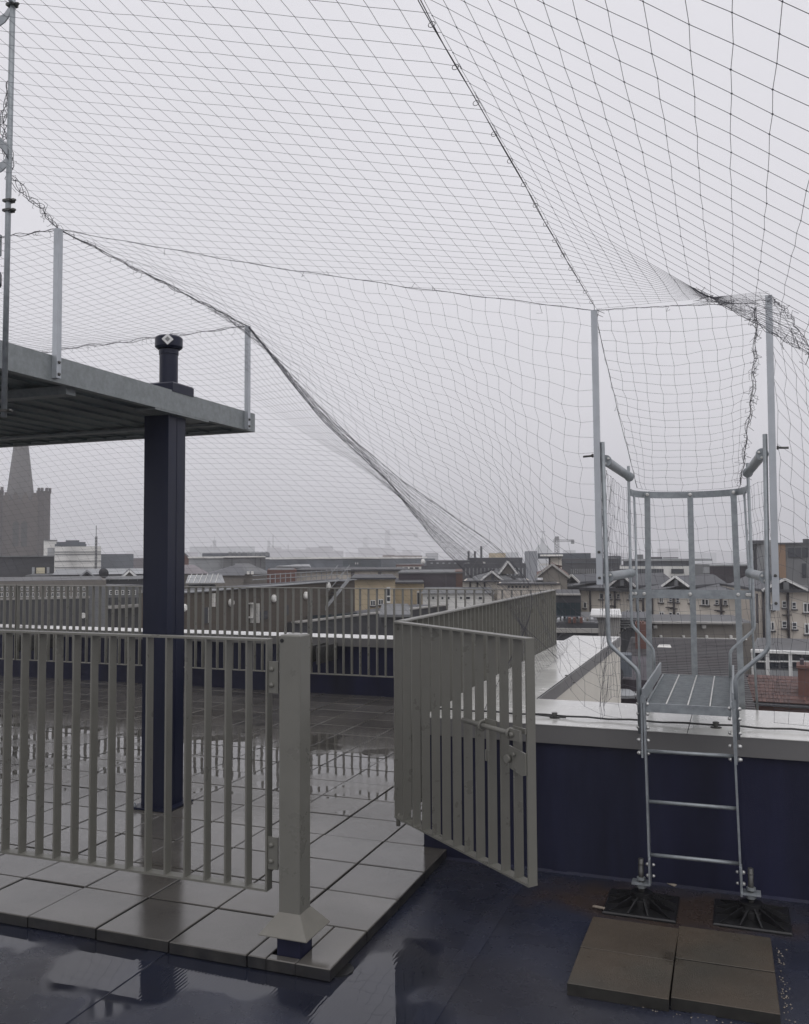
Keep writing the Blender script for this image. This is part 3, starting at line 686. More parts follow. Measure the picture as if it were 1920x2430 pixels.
# over the canopy deck
P0 = V((-5.0, .45, 3.60)); P3b = V((-5.2, 2.62, 3.47))
panel(coons(polyc([P1, P0]), polyc([P2, P3b]), polyc([P1, P2]), polyc([P0, P3b]), lambda u, v: V((0, 0, -.12*math.sin(PI*u)*math.sin(PI*v)))), 40, 28, .00085, jit=.004, seed=7)
# between the tall ladder posts, down to the hoop
HB = smoothc([V((1.03, 2.52, 2.15)), V((1.10, 2.80, 2.15)), V((1.343, 2.91, 2.15)), V((1.58, 2.80, 2.15)), V((1.66, 2.52, 2.15))])
AB = polyc([PA+V((0, 0, .003)), lerp(PA, PB, .5)+V((0, 0, -.012)), PB+V((-.06, 0, -.03))])
panel(coons(AB, HB, polyc([PA, V((1.03, 2.52, 2.15))]), smoothc([PB+V((-.06, 0, -.03)), V((1.74, 1.7, 2.72)), V((1.66, 2.52, 2.15))]), lambda u, v: V((0, .22, 0))*math.sin(PI*u)*math.sin(PI*v)), 11, 21, .0009, jit=.005, wav=.004, knot=.0023, seed=8)
# round the outside of the cage
HL = smoothc([V((.90, 1.60, .80)), V((.86, 2.42, .80)), V((1.0, 3.0, .70)), V((1.343, 3.18, .66)), V((1.75, 3.0, .70)), V((1.9, 2.42, .80))])
HT = smoothc([V((.955, 1.32, 2.2)), V((.93, 2.40, 2.17)), V((1.05, 2.86, 2.14)), V((1.343, 2.97, 2.14)), V((1.63, 2.86, 2.14)), V((1.80, 2.40, 2.17))])
panel(coons(HT, HL, polyc([HT(0), HL(0)]), polyc([HT(1), HL(1)])), 40, 18, .0009, jit=.006, wav=.005, knot=.0024, seed=9)
# right of the ladder down to the coping
RB = polyc([V((1.80, 1.9, ZC+.02)), V((3.6, 1.76, ZC+.02))]); RT = polyc([PB, at(1960, 905, 4.3), V((3.7, .8, 2.0))])
panel(coons(RT, RB, smoothc([PB, V((1.84, 1.5, 2.2)), V((1.83, 1.8, 1.4)), RB(0)]), polyc([RT(1), RB(1)]), lambda u, v: V((.05, .22, 0))*math.sin(PI*u)*math.sin(PI*v)), 24, 28, .0009, jit=.006, wav=.005, knot=.0024, seed=10)
# loose gather where the side slope turns up to the right hand post
FE = [V((x, -.28, 3.025-(x-.955)*.73)) for x in (1.50, 1.60, 1.70, 1.80, 1.88, 1.98)]
panel(coons(polyc([V((1.42, 1.30, 3.0)), PB]), polyc([FE[0], FE[4]]), polyc([V((1.42, 1.30, 3.0)), FE[0]]), smoothc([PB, V((1.83, .5, 2.72)), FE[4]])), 5, 14, .0006, shear=.5, nextra=4, jit=.012, seed=11)
ropes(FE, .0009, 40, .004, 2, hang=14, seed=21)
ropes([PB, V((1.83, .55, 2.74)), FE[4]], .0012, 30, .006, 2, hang=14, seed=22)
ropes([R1(k/40) for k in range(41)], .0013, 80, .0016, 2)
ropes([R2(k/30) for k in range(31)], .0017, 60, .003, 1, hang=10)
ropes([P1, P2], .0018, 50, .006, 3, hang=60, seed=5)
ropes([P2, V((-4.3, 2.62, 3.50))], .0020, 50, .008, 2, hang=40, seed=6)
ropes([P1, V((-3.2, .5, 3.60))], .0019, 50, .008, 2, hang=25, seed=7)
ropes([SEAM_A(k/40) for k in range(0, 41)], .0012, 90, .004, 2, hang=25, seed=8)
ropes([EDGE(k/30) for k in range(31)], .0012, 80, .004, 2, hang=10, seed=9)
ropes([AB(k/10) for k in range(11)], .0015, 30, .002, 1, hang=6)
ropes([PA, lerp(PA, V((1.03, 2.52, 2.15)), .5)+V((0, 0, -.02)), V((1.03, 2.52, 2.15))], .0015, 30, .001, 1, hang=6)
ropes([PB+V((-.06, 0, -.05)), V((1.735, 1.75, 2.66)), V((1.66, 2.52, 2.15))], .0017, 60, .008, 2, hang=110, seed=14)
ropes([P1, V((-2.02, .25, 3.78)), V((-1.95, .12, 3.98)), V((-1.80, 0, 4.15))], .0017, 50, .016, 4, hang=60, seed=15)
mb = MB()                                                       # steel clip rings along the ridge rope
for k in range(1, 20):
    c = R1(k/20)
    mb.tube([c+V((.009*math.cos(a), .003*math.sin(a), -.006+.009*math.sin(a))) for a in [x*PI/5 for x in range(11)]], .0011, 4)
mb.build('clip_ring', 'steel_dark', net)
# ================================================================ THE CITY BELOW
ZG = -20.
MB().poly([(-6000, -6000, ZG), (6000, -6000, ZG), (6000, 6000, ZG), (-6000, 6000, ZG)]).build('ground', (mat('street', (.24, .24, .245), .5, var=.2, scale=.05) and 'street'), kind='structure')
mb = MB(); mb.box((-9.6, -9, ZG), (9, 1.60, -1.205)); mb.box((-9.6, 1.602, ZG), (.352, 7.0, -3.2)); mb.box((-.1, 1.62, -3.2), (5.4, 2.40, ZG+.01)); 
mb.build('roof_terrace_building', 'cream_panel', label='cream clad building that carries the roof terrace', cat='building')
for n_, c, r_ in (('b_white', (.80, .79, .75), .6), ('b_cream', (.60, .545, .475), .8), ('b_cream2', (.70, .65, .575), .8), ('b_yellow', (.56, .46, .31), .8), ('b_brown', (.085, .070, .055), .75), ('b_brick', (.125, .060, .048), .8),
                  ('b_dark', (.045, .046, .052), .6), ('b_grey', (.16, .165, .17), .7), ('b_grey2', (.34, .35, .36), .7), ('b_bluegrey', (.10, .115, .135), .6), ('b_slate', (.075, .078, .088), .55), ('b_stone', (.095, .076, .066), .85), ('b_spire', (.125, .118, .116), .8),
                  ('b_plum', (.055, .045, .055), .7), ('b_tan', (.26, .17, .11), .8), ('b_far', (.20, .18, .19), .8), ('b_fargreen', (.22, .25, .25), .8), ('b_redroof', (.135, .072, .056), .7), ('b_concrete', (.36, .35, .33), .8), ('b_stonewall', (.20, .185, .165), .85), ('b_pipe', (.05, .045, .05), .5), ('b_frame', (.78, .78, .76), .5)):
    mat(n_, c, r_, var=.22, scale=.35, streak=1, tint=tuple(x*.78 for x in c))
mat('b_darkslate', (.045, .042, .044), .6, var=.3, scale=1.2, tint=(.035, .03, .032)); mat('b_felt', (.065, .066, .07), .5, var=.3, scale=.4); mat('b_stone_shade', (.055, .045, .042), .85, var=.25, scale=.5); mat('b_black', (.012, .012, .013), .6, var=.2); mat('b_glass', (.035, .04, .05), .12, var=.3, scale=.3); mat('b_glassblue', (.03, .045, .055), .10, var=.4, scale=.3); mat('b_lit', (.55, .50, .36), .6, var=.1)
mat('b_rooftile', (.105, .052, .043), .6, var=.35, scale=2.5, rnd=.25)

UNITWIN = {}
def unitwin(fm, gm, split):
    k = (fm, gm, split)
    if k not in UNITWIN:
        b = .12; mb = MB(); mb.box((-.5, -.03, -.5), (.5, 0, -.5+b)); mb.box((-.5, -.03, .5-b), (.5, 0, .5)); mb.box((-.5, -.03, -.5+b), (-.5+b, 0, .5-b)); mb.box((.5-b, -.03, -.5+b), (.5, 0, .5-b))
        if split == 'v': mb.box((-b*.5, -.03, -.5+b), (b*.5, 0, .5-b))
        if split == 'h': mb.box((-.5+b, -.03, -.12), (.5-b, 0, -.04))
        mb.box((-.5+b, -.012, -.5+b), (.5-b, -.002, .5-b), 1)
        UNITWIN[k] = mb.mesh('window', fm, gm)
    return UNITWIN[k]
SILL = MB().box((-.5, -.14, -.05), (.5, 0, .05)).mesh('sill', 'b_pipe')
UNIT = {}
class B:
    def __init__(s, name, label, cat, xl, xr, yt, dl, dr=None, depth=8, m='b_grey', group=None, zbot=ZG, ztop=None):
        if dr is None or dr == dl:                             # square-on to the line of sight
            n0 = math.hypot(1, ((xl+xr)/2-960)/F); dl, dr = dl*n0/math.hypot(1, (xl-960)/F), dl*n0/math.hypot(1, (xr-960)/F)
        a, b = at(xl, yt, dl), at(xr, yt, dr); s.zt = a.z if ztop is None else ztop
        s.o = V((a.x, a.y, 0)); d = V((b.x-a.x, b.y-a.y, 0)); s.W = d.length; s.x = d.normalized(); s.y = V((-s.x.y, s.x.x, 0)); s.z0 = zbot; s.dep = depth; s.d = (dl+dr)/2
        s.t = thing(name, label, cat, (a.x, a.y, zbot), math.atan2(d.y, d.x), group); s.H = s.zt-zbot
        if m:
            MB().box((0, 0, 0), (s.W, depth, s.H)).build('wall', m, s.t)
            if s.W > 1.5 and depth > 2: MB().box((.12, .12, s.H), (s.W-.12, depth-.12, s.H+.02)).build('flat_roof', 'b_felt', s.t)
    def p(s, px, py, off=0):
        r = ray(px, py); o = s.o+s.y*off; k = (o-CAM).dot(s.y)/r.dot(s.y); q = CAM+r*k; return (q-s.o).dot(s.x), q.z-s.z0, k
    def box(s, name, x0, x1, y0, y1, m, out=.05, back=0, off=0, par=None):
        a, za, _ = s.p(x0, y0, off); _, zb, _ = s.p(x0, y1, off); b = s.p(x1, y1, off)[0]
        return MB().box((a, off-out, min(za, zb)), (b, off+back, max(za, zb))).build(name, m, par or s.t)
    def win(s, px, py, wp, hp, split='', fm='b_frame', gm='b_glass', sill=True):
        u, z, k = s.p(px, py); sc_ = k/F
        o = link('window', unitwin(fm, gm, split), s.t, (u, 0, z)); o.scale = (wp*sc_, 1.6, hp*sc_)
        if sill:
            c = link('sill', SILL, o, (0, 0, -.5-.05)); c.scale = (1.25, .8, .6/max(.3, hp*sc_))
        return o
    def pipe(s, px, y0, y1, r=.06, m='b_pipe'):
        u, z0, _ = s.p(px, y0); _, z1, _ = s.p(px, y1)
        MB().tube([(u, -r-.02, z1), (u, -r-.02, z0)], r, 6).build('drainpipe', m, s.t)
    def gable(s, x0, x1, yp, ye, m, wallm=None, length=None, over=.15, name='roof', trim=None, off=0):
        """roof whose gable faces the camera: eaves at ye, peak at yp"""
        a, ze, _ = s.p(x0, ye, off); b, _, _ = s.p(x1, ye, off); c, zp, _ = s.p((x0+x1)/2, yp, off); L_ = length or s.dep
        if wallm: MB().prism([(a, off, ze), (b, off, ze), ((a+b)/2, off, zp)], (0, L_, 0)).build('gable_wall', wallm, s.t)
        th = .12; mb = MB()
        mb.prism([(a-over, off-.15, ze-over*.4), ((a+b)/2, off-.15, zp+.01), ((a+b)/2, off-.15, zp+th), (a-over, off-.15, ze-over*.4+th)], (0, L_+.3, 0))
        mb.prism([((a+b)/2, off-.15, zp+.01), (b+over, off-.15, ze-over*.4), (b+over, off-.15, ze-over*.4+th), ((a+b)/2, off-.15, zp+th)], (0, L_+.3, 0))
        ro = mb.build(name, m, s.t)
        if trim:
            mb = MB(); mb.bar((a-over, off-.18, ze), ((a+b)/2, off-.18, zp+th*.8), .11, .04, (0, 0, 1)); mb.bar(((a+b)/2, off-.18, zp+th*.8), (b+over, off-.18, ze), .11, .04, (0, 0, 1)); mb.build('barge_board', trim, ro)
        return ro
    def pitched(s, x0, x1, ye, yr, m, run=4, name='roof', back=True, hipl=0, hipr=0):
        """roof whose slope faces the camera: eaves at ye, ridge at yr, `run` metres behind"""
        a, ze, _ = s.p(x0, ye); b, _, _ = s.p(x1, ye); _, zr, _ = s.p((x0+x1)/2, yr, run); zr = max(zr, ze+.2)
        mb = MB(); A0, B0, A1, B1 = (a-.1, -.2, ze), (b+.1, -.2, ze), (a+hipl, run, zr), (b-hipr, run, zr); A2, B2 = (a-.1, 2*run+.2, ze), (b+.1, 2*run+.2, ze)
        mb._add([A0, B0, B1, A1, A2, B2], [(0, 1, 2, 3), (5, 4, 3, 2), (0, 3, 4), (1, 5, 2), (0, 4, 5, 1)])
        return mb.build(name, m, s.t)

# ---- cathedral tower and spire
c = at(46, 1316, 200); cath = thing('cathedral_tower', 'brown stone cathedral tower with battlements and grey spire', 'tower', (c.x, c.y, ZG), YAW+.42)
H = 14.2-ZG; W = 4.9
MB().box((-W, -W, 0), (W, W, H)).build('shaft', 'b_stone', cath)
for sx in (-1, 1):
    for sy in (-1, 1):
        mb = MB(); mb.lathe((sx*W, sy*W, 0), [(1.5, 0), (1.5, H*.62), (1.3, H*.63), (1.3, H+1.6), (1.45, H+1.7), (1.45, H+2.2)], 8)
        for k in range(8): a = PI/8+k*PI/4; mb.box((sx*W+1.25*math.cos(a)-.28, sy*W+1.25*math.sin(a)-.28, H+2.2), (sx*W+1.25*math.cos(a)+.28, sy*W+1.25*math.sin(a)+.28, H+2.9))
        mb.smooth.clear(); mb.build('turret', 'b_stone_shade', cath)  # shade of the turned-away faces is put into the turrets' darker colour
for k in range(4):
    mb = MB()
    for i in range(4):
        x = -3.0+i*2.0; mb.box((x-.55, -W-.12, H+.1), (x+.55, -W+.4, H+1.1)); mb.box((x-.28, -W-.12, H+1.1), (x+.28, -W+.4, H+1.8))
    mb.box((-W+1, -W-.15, H-.7), (W-1, -W+.4, H+.1))
    mb.v = [(x*math.cos(k*PI/2)-y*math.sin(k*PI/2), x*math.sin(k*PI/2)+y*math.cos(k*PI/2), z) for x, y, z in mb.v]; mb.build('battlement', 'b_stone', cath)
mb = MB(); mb.lathe((0, 0, H), [(2.95, 0), (2.9, 1.6), (.12, 25.5)], 8); mb.smooth.clear(); mb.build('spire', 'b_spire', cath)
for k in range(4):
    for z0, z1, wd in ((H-10.2, H-4.4, 1.25), (H-16.2, H-12.6, 1.0)):
        for sx in (-.62, .62):
            mb = MB(); pts = [(sx*wd*1.1-wd*.5, z0), (sx*wd*1.1+wd*.5, z0), (sx*wd*1.1+wd*.5, z1-.7), (sx*wd*1.1, z1), (sx*wd*1.1-wd*.5, z1-.7)]
            mb.prism([(x, -W-.03, z) for x, z in pts][::-1], (0, .05, 0)); mb.v = [(x*math.cos(k*PI/2)-y*math.sin(k*PI/2), x*math.sin(k*PI/2)+y*math.cos(k*PI/2), z) for x, y, z in mb.v]; mb.build('lancet_window', 'b_black', cath)
    mb = MB()
    for z in (H-3.2, H-11.2): mb.box((-W+1.2, -W-.25, z), (W-1.2, -W-.002, z+.4))
    for x_ in (-2.6, 2.6): mb.box((x_-.35, -W-.45, H-22), (x_+.35, -W-.004, H-3.4))
    mb.v = [(x*math.cos(k*PI/2)-y*math.sin(k*PI/2), x*math.sin(k*PI/2)+y*math.cos(k*PI/2), z) for x, y, z in mb.v]; mb.build('string_course', 'b_stone', cath)

# ---- left middle distance
b = B('flat_roofed_building', 'dark flat roofed plant building below the cathedral tower', 'building', -30, 129, 1320, 62, 62, 12, 'b_dark')
b.box('window', 86, 106, 1347, 1368, 'b_lit', .1); b.box('window', 76, 82, 1346, 1370, 'b_grey2', .1); b.box('window', 111, 117, 1346, 1370, 'b_grey2', .1); b.box('flat_roof_edge', -30, 129, 1319, 1322, 'b_grey', .2)
b = B('office_block', 'white banded block with dark stepped roof housing', 'building', 130, 240, 1297, 120, 120, 14, 'b_white')
for y in (1309, 1315, 1331, 1346): b.box('band', 130, 240, y, y+1.5, 'b_grey', .12)
b.box('roof_housing', 130, 205, 1291, 1297.5, 'b_bluegrey', 0, 8, 2); b.box('roof_housing', 134, 203, 1286, 1291.2, 'b_bluegrey', 0, 8, 2.2); b.box('roof_housing', 156, 188, 1282, 1286.2, 'b_bluegrey', 0, 7, 2.4)
b = B('stair_tower', 'narrow white block between cathedral and banded block', 'building', 104, 136, 1283, 128, 128, 10, 'b_white'); b.box('side_bay', 113, 131, 1300, 1320, 'b_grey2', .1); b.box('roof_edge', 104, 136, 1281, 1283, 'b_grey', .2)
b = B('grey_block', 'plain blue grey block right of the white banded block', 'building', 240, 317, 1315, 135, 135, 15, 'b_bluegrey')
b = B('grey_block', 'low mauve grey block half hidden by the navy column', 'building', 315, 420, 1325, 160, 160, 15, 'b_far')
b = B('long_roof_building', 'long grey roofed range below the white banded block', 'building', 60, 420, 1366, 58, 58, 8, 'b_grey'); b.pitched(128, 420, 1364, 1349, 'b_grey2', 4)
b = B('gabled_house', 'small slate gabled house beside the satellite dish', 'house', 284, 330, 1384, 50, 50, 8, 'b_stonewall'); b.gable(284, 330, 1358, 1382, 'b_slate', 'b_stonewall', 8, trim='b_frame')
b = B('gabled_house', 'low dark gabled shed left of the satellite dish', 'house', 190, 232, 1379, 52, 52, 8, 'b_dark'); b.gable(190, 222, 1361, 1376, 'b_slate', 'b_dark', 8)
p = at(246, 1360, 46); sd = thing('satellite_dish', 'dark round satellite dish on a low roof', 'satellite dish', (p.x, p.y, p.z-.75), YAW)
mb = MB(); mb.lathe((0, 0, 0), [(.02, 0), (.16, .02), (.26, .07)], 20); mb.v = [(x, z*1.0-.06+y*-.2, y+.75) for x, y, z in mb.v]; mb.build('dish', 'b_dark', sd); MB().tube([(0, 0, 0), (0, .05, .75)], .03, 8).build('mast', 'b_pipe', sd)
b = B('roof_parapet', 'weathered flat roof with thin rail behind the far railing', 'building', -40, 420, 1377, 44, 47, 6, 'b_dark'); b.box('roof_edge', -40, 420, 1376, 1379, 'b_grey2', .15)
for k in range(12):
    px = 150+k*22; b.box('rail_post', px, px+1, 1369, 1378, 'b_grey2', .02)
b.box('rail', 150, 400, 1369, 1370, 'b_grey2', .02)
b = B('terrace_of_flats', 'grey windowed range behind the left far railing', 'building', -60, 252, 1381, 40, 42, 8, 'b_stonewall')
for k in range(21):
    px = 4+k*12.2; b.win(px, 1397, 6, 8, 'v', sill=False); b.win(px, 1411, 7, 10, 'v', sill=False)
b.box('sill_band', -60, 252, 1420, 1425, 'b_concrete', .15); b.box('lower_wall', -60, 252, 1426, 1520, 'b_dark', .1); 
mb = MB(); u, z, _ = b.p(197, 1460); mb.tube([(u, -.12, z), (u, -.3, z)], .13, 14); mb.build('wall_lamp', 'b_white', b.t)
b = B('terrace_of_flats', 'pale windowed house with dark openings left of the column', 'house', 254, 345, 1392, 41, 43, 8, 'b_grey')
for k in range(6): b.win(262+k*14, 1406, 8, 11, 'h', sill=False); b.box('opening', 258+k*14, 266+k*14, 1418, 1434, 'b_dark', .06)
b.box('balcony_edge', 250, 345, 1438, 1444, 'b_concrete', .5); b.box('lower_wall', 254, 345, 1446, 1530, 'b_dark', .08)

# ---- brown rendered range with round lamps, right of the column
b = B('brown_rendered_range', 'long brown rendered range with round white wall lamps', 'building', 424, 842, 1408, 24, 36, 1.2, 'b_brown')
b.box('roof_edge', 424, 842, 1405, 1408.3, 'b_grey2', .10, .12)
MB().box((.1, .15, b.H), (b.W-.1, 1.15, b.H+.03)).build('roof_deck', 'b_dark', b.t)
for px, py in ((433, 1440), (545, 1428), (647, 1418), (723, 1411), (776, 1388)):
    u, z, k = b.p(px, py+2); mb = MB(); mb.lathe((0, 0, 0), [(.13*k/30, 0), (.13*k/30, .06), (.09*k/30, .10)], 16); mb.v = [(u+x, -.02-zz, z+y) for x, y, zz in mb.v]; mb.build('wall_lamp', 'b_white', b.t)
for px, y0, y1, w_ in ((594, 1432, 1478, 2), (608, 1432, 1478, 1.2), (503, 1408, 1440, 1), (494, 1442, 1478, 1)): b.box('downpipe', px, px+w_, y0, y1, 'b_white', .1)
b.box('pipe_elbow', 589, 597, 1431, 1434, 'b_white', .12); b.box('pipe_elbow', 588, 596, 1463, 1467, 'b_white', .12)
b.box('window', 610, 632, 1452, 1472, 'b_glass', .05); b.box('doorway', 676, 682, 1436, 1460, 'b_dark', .05); b.box('doorway', 480, 490, 1442, 1480, 'b_dark', .05)
for k in range(16):
    px = 640+k*12.2; b.box('rail_post', px, px+1, 1362-k*.9, 1392-k*1.2, 'b_grey2', .02, off=.9)
for y0, y1 in ((1366, 1352), (1376, 1362)):
    a, za, _ = b.p(600, y0, .9); c_, zc, _ = b.p(832, y1, .9); MB().tube([(a, .9, za), (c_, .9, zc)], .018, 6).build('rail', 'b_grey2', b.t)
gh = B('glasshouse', 'ridge skylight with white glazing bars on the brown range', 'skylight', 446, 512, 1391, 38, 38, 3, 'b_grey'); gh.pitched(446, 528, 1384, 1364, 'b_grey2', 1.2)
for k in range(6):
    a, za, _ = gh.p(446+k*13, 1384); mb = MB(); mb.tube([(a, -.25, za+.03), (a+.15, 1.2, gh.p(480, 1364, 1.2)[1]+.04)], .014, 5); mb.build('glazing_bar', 'b_white', gh.t)
st = B('roof_stair', 'steel roof stair with handrails climbing the brown range', 'stairs', 750, 835, 1390, 33, 34, .8, None)
for off in (0, .8):
    a, za, _ = st.p(757, 1462); c_, zc, _ = st.p(830, 1372); mb = MB(); mb.bar((a, off, za), (c_, off, zc), .12, .03, (0, 0, 1)); mb.build('stringer', 'b_grey2', st.t)
    mb = MB(); mb.tube([(a, off, za+.5), (c_, off, zc+.5)], .014, 6); mb.build('handrail', 'b_grey2', st.t)
a, za, _ = st.p(757, 1462); c_, zc, _ = st.p(830, 1372)
for k in range(1, 10): MB().box((lerp(a, c_, k/10)-.12, .02, lerp(za, zc, k/10)), (lerp(a, c_, k/10)+.12, .78, lerp(za, zc, k/10)+.03)).build('tread', 'b_slate', st.t)
lw = B('terrace_wall', 'sloping glass balustrade terrace below the ochre building', 'terrace', 700, 1060, 1478, 30, 40, 1.6, 'b_dark'); lw.box('coping', 700, 1060, 1475, 1479, 'b_concrete', .12, .15)
for k in range(10): lw.box('glass_pane', 730+k*30, 757+k*30, 1462-k*1.5, 1474, 'b_glassblue', .0, .03, .4)
sh = B('roof_hut', 'low dark hut beyond the right end of the far coping', 'hut', 905, 970, 1462, 24, 24, 5, 'b_dark'); sh.box('roof_edge', 900, 975, 1457, 1463, 'b_grey', .3, 5)
b = B('ochre_building', 'ochre rendered building with dark roof line behind the far railing', 'building', 838, 938, 1374, 46, 46, 8, 'b_yellow'); b.box('roof_edge', 832, 940, 1371, 1375, 'b_dark', .4, 8)
b.win(885, 1431, 12, 14, 'v'); b.win(904, 1429, 12, 14, 'v'); b.win(922, 1412, 9, 38, 'h', sill=False)
b2 = B('ochre_building', 'lower ochre annex to the right of the ochre building', 'building', 932, 1006, 1384, 48, 48, 8, 'b_yellow'); b2.box('roof_edge', 930, 1006, 1381, 1385, 'b_dark', .3, 8); b2.win(993, 1420, 7, 36, '', sill=False)
b = B('cream_block', 'long cream flat roofed block behind the ochre building', 'building', 702, 972, 1356, 62, 62, 10, 'b_cream2'); b.box('roof_edge', 700, 972, 1352, 1356.5, 'b_dark', .3, 10); b.box('window', 850, 861, 1367, 1369, 'b_dark', .05); b.box('window', 880, 897, 1367, 1369, 'b_dark', .05); b.box('window', 916, 927, 1368, 1371, 'b_dark', .05)
for px in (837, 901): b.pipe(px, 1357, 1372, .12)
b = B('brick_shed', 'maroon shed with rail on the left of the cream block', 'shed', 634, 704, 1353, 56, 56, 8, 'b_brick')
b = B('brown_box_building', 'windowless dark brown box with brick end wall', 'building', 946, 1082, 1360, 52, 52, 10, 'b_plum'); b.box('roof_edge', 944, 1098, 1358, 1361, 'b_grey', .1, 9); b.box('panel_joint', 1058, 1059, 1362, 1410, 'b_grey', .03)
b3 = B('brick_end_wall', 'orange brick end wall right of the brown box building', 'building', 1080, 1098, 1356, 52, 52, 9, 'b_redroof')
b = B('low_white_house', 'low white houses with dark windows below the brown box', 'house', 1003, 1170, 1408, 45, 45, 7, 'b_white')
for px, w_ in ((1017, 7), (1028, 6), (1050, 6), (1065, 5), (1094, 6), (1110, 14), (1140, 10)): b.win(px, 1419, w_, 7, '', sill=False)
b.pitched(1003, 1170, 1408, 1398, 'b_grey', 3)

# ---- slate roofs right of the column
for lab, x0, x1, yr, ye, d_, m_, hl, hr in (('brown slate roof with white valley at the column', 428, 492, 1340, 1362, 66, 'b_far', 0, 1.0), ('wide hipped slate roof with skylights', 486, 578, 1341, 1366, 64, 'b_slate', 2.2, 0), ('lighter hipped slate roof adjoining the wide one', 556, 638, 1337, 1362, 67, 'b_grey', 0, 1.5)):
    b = B('slate_roofed_house', lab, 'house', x0, x1, ye, d_, d_, 8, 'b_stonewall'); r = b.pitched(x0, x1, ye, yr, m_, 4, hipl=hl, hipr=hr)
    if 'wide' in lab:
        for px in (586, 596): b.box('skylight', px, px+6, 1356, 1363, 'b_white', .0, .1, 1.0)
b = B('stucco_block', 'grey stucco block with pale parapet among the slate roofs', 'building', 530, 630, 1322, 80, 80, 9, 'b_grey'); b.box('roof_edge', 530, 630, 1320, 1323, 'b_white', .2); 
for px in (550, 605, 618): b.box('pipe', px, px+1.2, 1323, 1345, 'b_dark', .1)
b = B('plastered_block', 'pale rubble faced block with white roof edge', 'building', 448, 532, 1324, 84, 84, 9, 'b_grey2'); b.box('roof_edge', 446, 532, 1321, 1325, 'b_white', .2)
b = B('gabled_house', 'red gabled house peeking out beside the navy column', 'house', 430, 452, 1330, 95, 95, 8, 'b_brick'); b.gable(424, 454, 1315, 1330, 'b_slate', 'b_brick', 8)
b = B('sawtooth_hall', 'long blue grey hall with scalloped roof edge', 'building', 480, 640, 1313, 150, 150, 18, 'b_bluegrey')
for k in range(9): u, z, _ = b.p(546+k*11, 1313); mb = MB(); mb.tube([(u, 0, z-.1), (u, 15, z-.1)], .38, 8); mb.build('roof_vault', 'b_grey2', b.t)
b = B('long_hall', 'long grey green hall with white roof stripe', 'building', 630, 905, 1328, 140, 130, 18, 'b_bluegrey'); b.box('roof_edge', 630, 905, 1323, 1326.5, 'b_white', .3, 15); b.box('ribbon_window', 815, 905, 1330, 1343, 'b_glassblue', .1)
for px in (844, 849): b.box('lit_window', px, px+2, 1335, 1339, 'b_white', .15)
b = B('grey_block', 'hut roofed grey building below the long hall', 'building', 655, 736, 1345, 90, 90, 10, 'b_grey'); b.pitched(655, 736, 1347, 1339, 'b_grey2', 4, hipl=2, hipr=0)
# ---- hazy skyline
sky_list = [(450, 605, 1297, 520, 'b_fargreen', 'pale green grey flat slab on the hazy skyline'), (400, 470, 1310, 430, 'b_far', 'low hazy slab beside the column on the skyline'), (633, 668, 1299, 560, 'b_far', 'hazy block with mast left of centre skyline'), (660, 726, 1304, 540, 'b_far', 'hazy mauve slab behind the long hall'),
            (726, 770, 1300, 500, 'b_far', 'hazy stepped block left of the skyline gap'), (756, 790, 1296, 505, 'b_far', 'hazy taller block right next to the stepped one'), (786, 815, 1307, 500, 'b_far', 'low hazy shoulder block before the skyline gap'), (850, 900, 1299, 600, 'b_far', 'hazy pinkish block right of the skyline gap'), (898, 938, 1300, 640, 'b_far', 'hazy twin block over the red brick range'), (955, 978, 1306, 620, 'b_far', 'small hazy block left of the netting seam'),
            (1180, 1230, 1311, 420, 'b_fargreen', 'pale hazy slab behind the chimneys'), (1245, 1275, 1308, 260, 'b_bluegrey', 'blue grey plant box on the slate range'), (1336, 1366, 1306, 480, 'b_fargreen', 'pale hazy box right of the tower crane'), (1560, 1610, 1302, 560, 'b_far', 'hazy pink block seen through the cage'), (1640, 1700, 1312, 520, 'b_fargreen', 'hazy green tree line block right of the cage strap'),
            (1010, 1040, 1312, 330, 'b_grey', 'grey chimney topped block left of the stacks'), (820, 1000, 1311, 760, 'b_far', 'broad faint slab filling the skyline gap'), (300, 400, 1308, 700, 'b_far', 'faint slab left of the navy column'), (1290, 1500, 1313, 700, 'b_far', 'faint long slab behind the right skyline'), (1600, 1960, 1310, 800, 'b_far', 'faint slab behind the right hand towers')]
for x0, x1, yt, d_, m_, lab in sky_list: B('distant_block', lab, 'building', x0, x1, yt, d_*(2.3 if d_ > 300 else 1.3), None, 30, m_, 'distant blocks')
for x0, x1, yt, d_, lab in ((908, 936, 1318, 260, 'small red brick range on the skyline left part'), (936, 1002, 1319, 240, 'long red brick range with pale windows')):
    b = B('brick_range', lab, 'building', x0, x1, yt, d_, d_, 14, 'b_brick')
    for r in range(2):
        for k in range(int((x1-x0)/7)): b.win(x0+5+k*7, 1327+r*7, 3, 4, '', sill=False)
b = B('brick_range', 'low maroon range with white framed windows', 'building', 940, 1006, 1340, 120, 120, 10, 'b_brick'); b.box('window_band', 942, 1000, 1345, 1351, 'b_white', .1)
for k in range(4): b.box('window', 946+k*13, 955+k*13, 1346, 1350, 'b_dark', .2)
b = B('globe_lamp_house', 'dark roof with pale round globe on its edge', 'building', 1000, 1020, 1342, 118, 118, 8, 'b_dark'); mb = MB(); u, z, _ = b.p(1004, 1332); mb.lathe((u, .5, z-.3), [(.05, -.1), (.3, .05), (.33, .3), (.2, .55), (.03, .62)], 12); mb.build('globe', 'b_white', b.t)
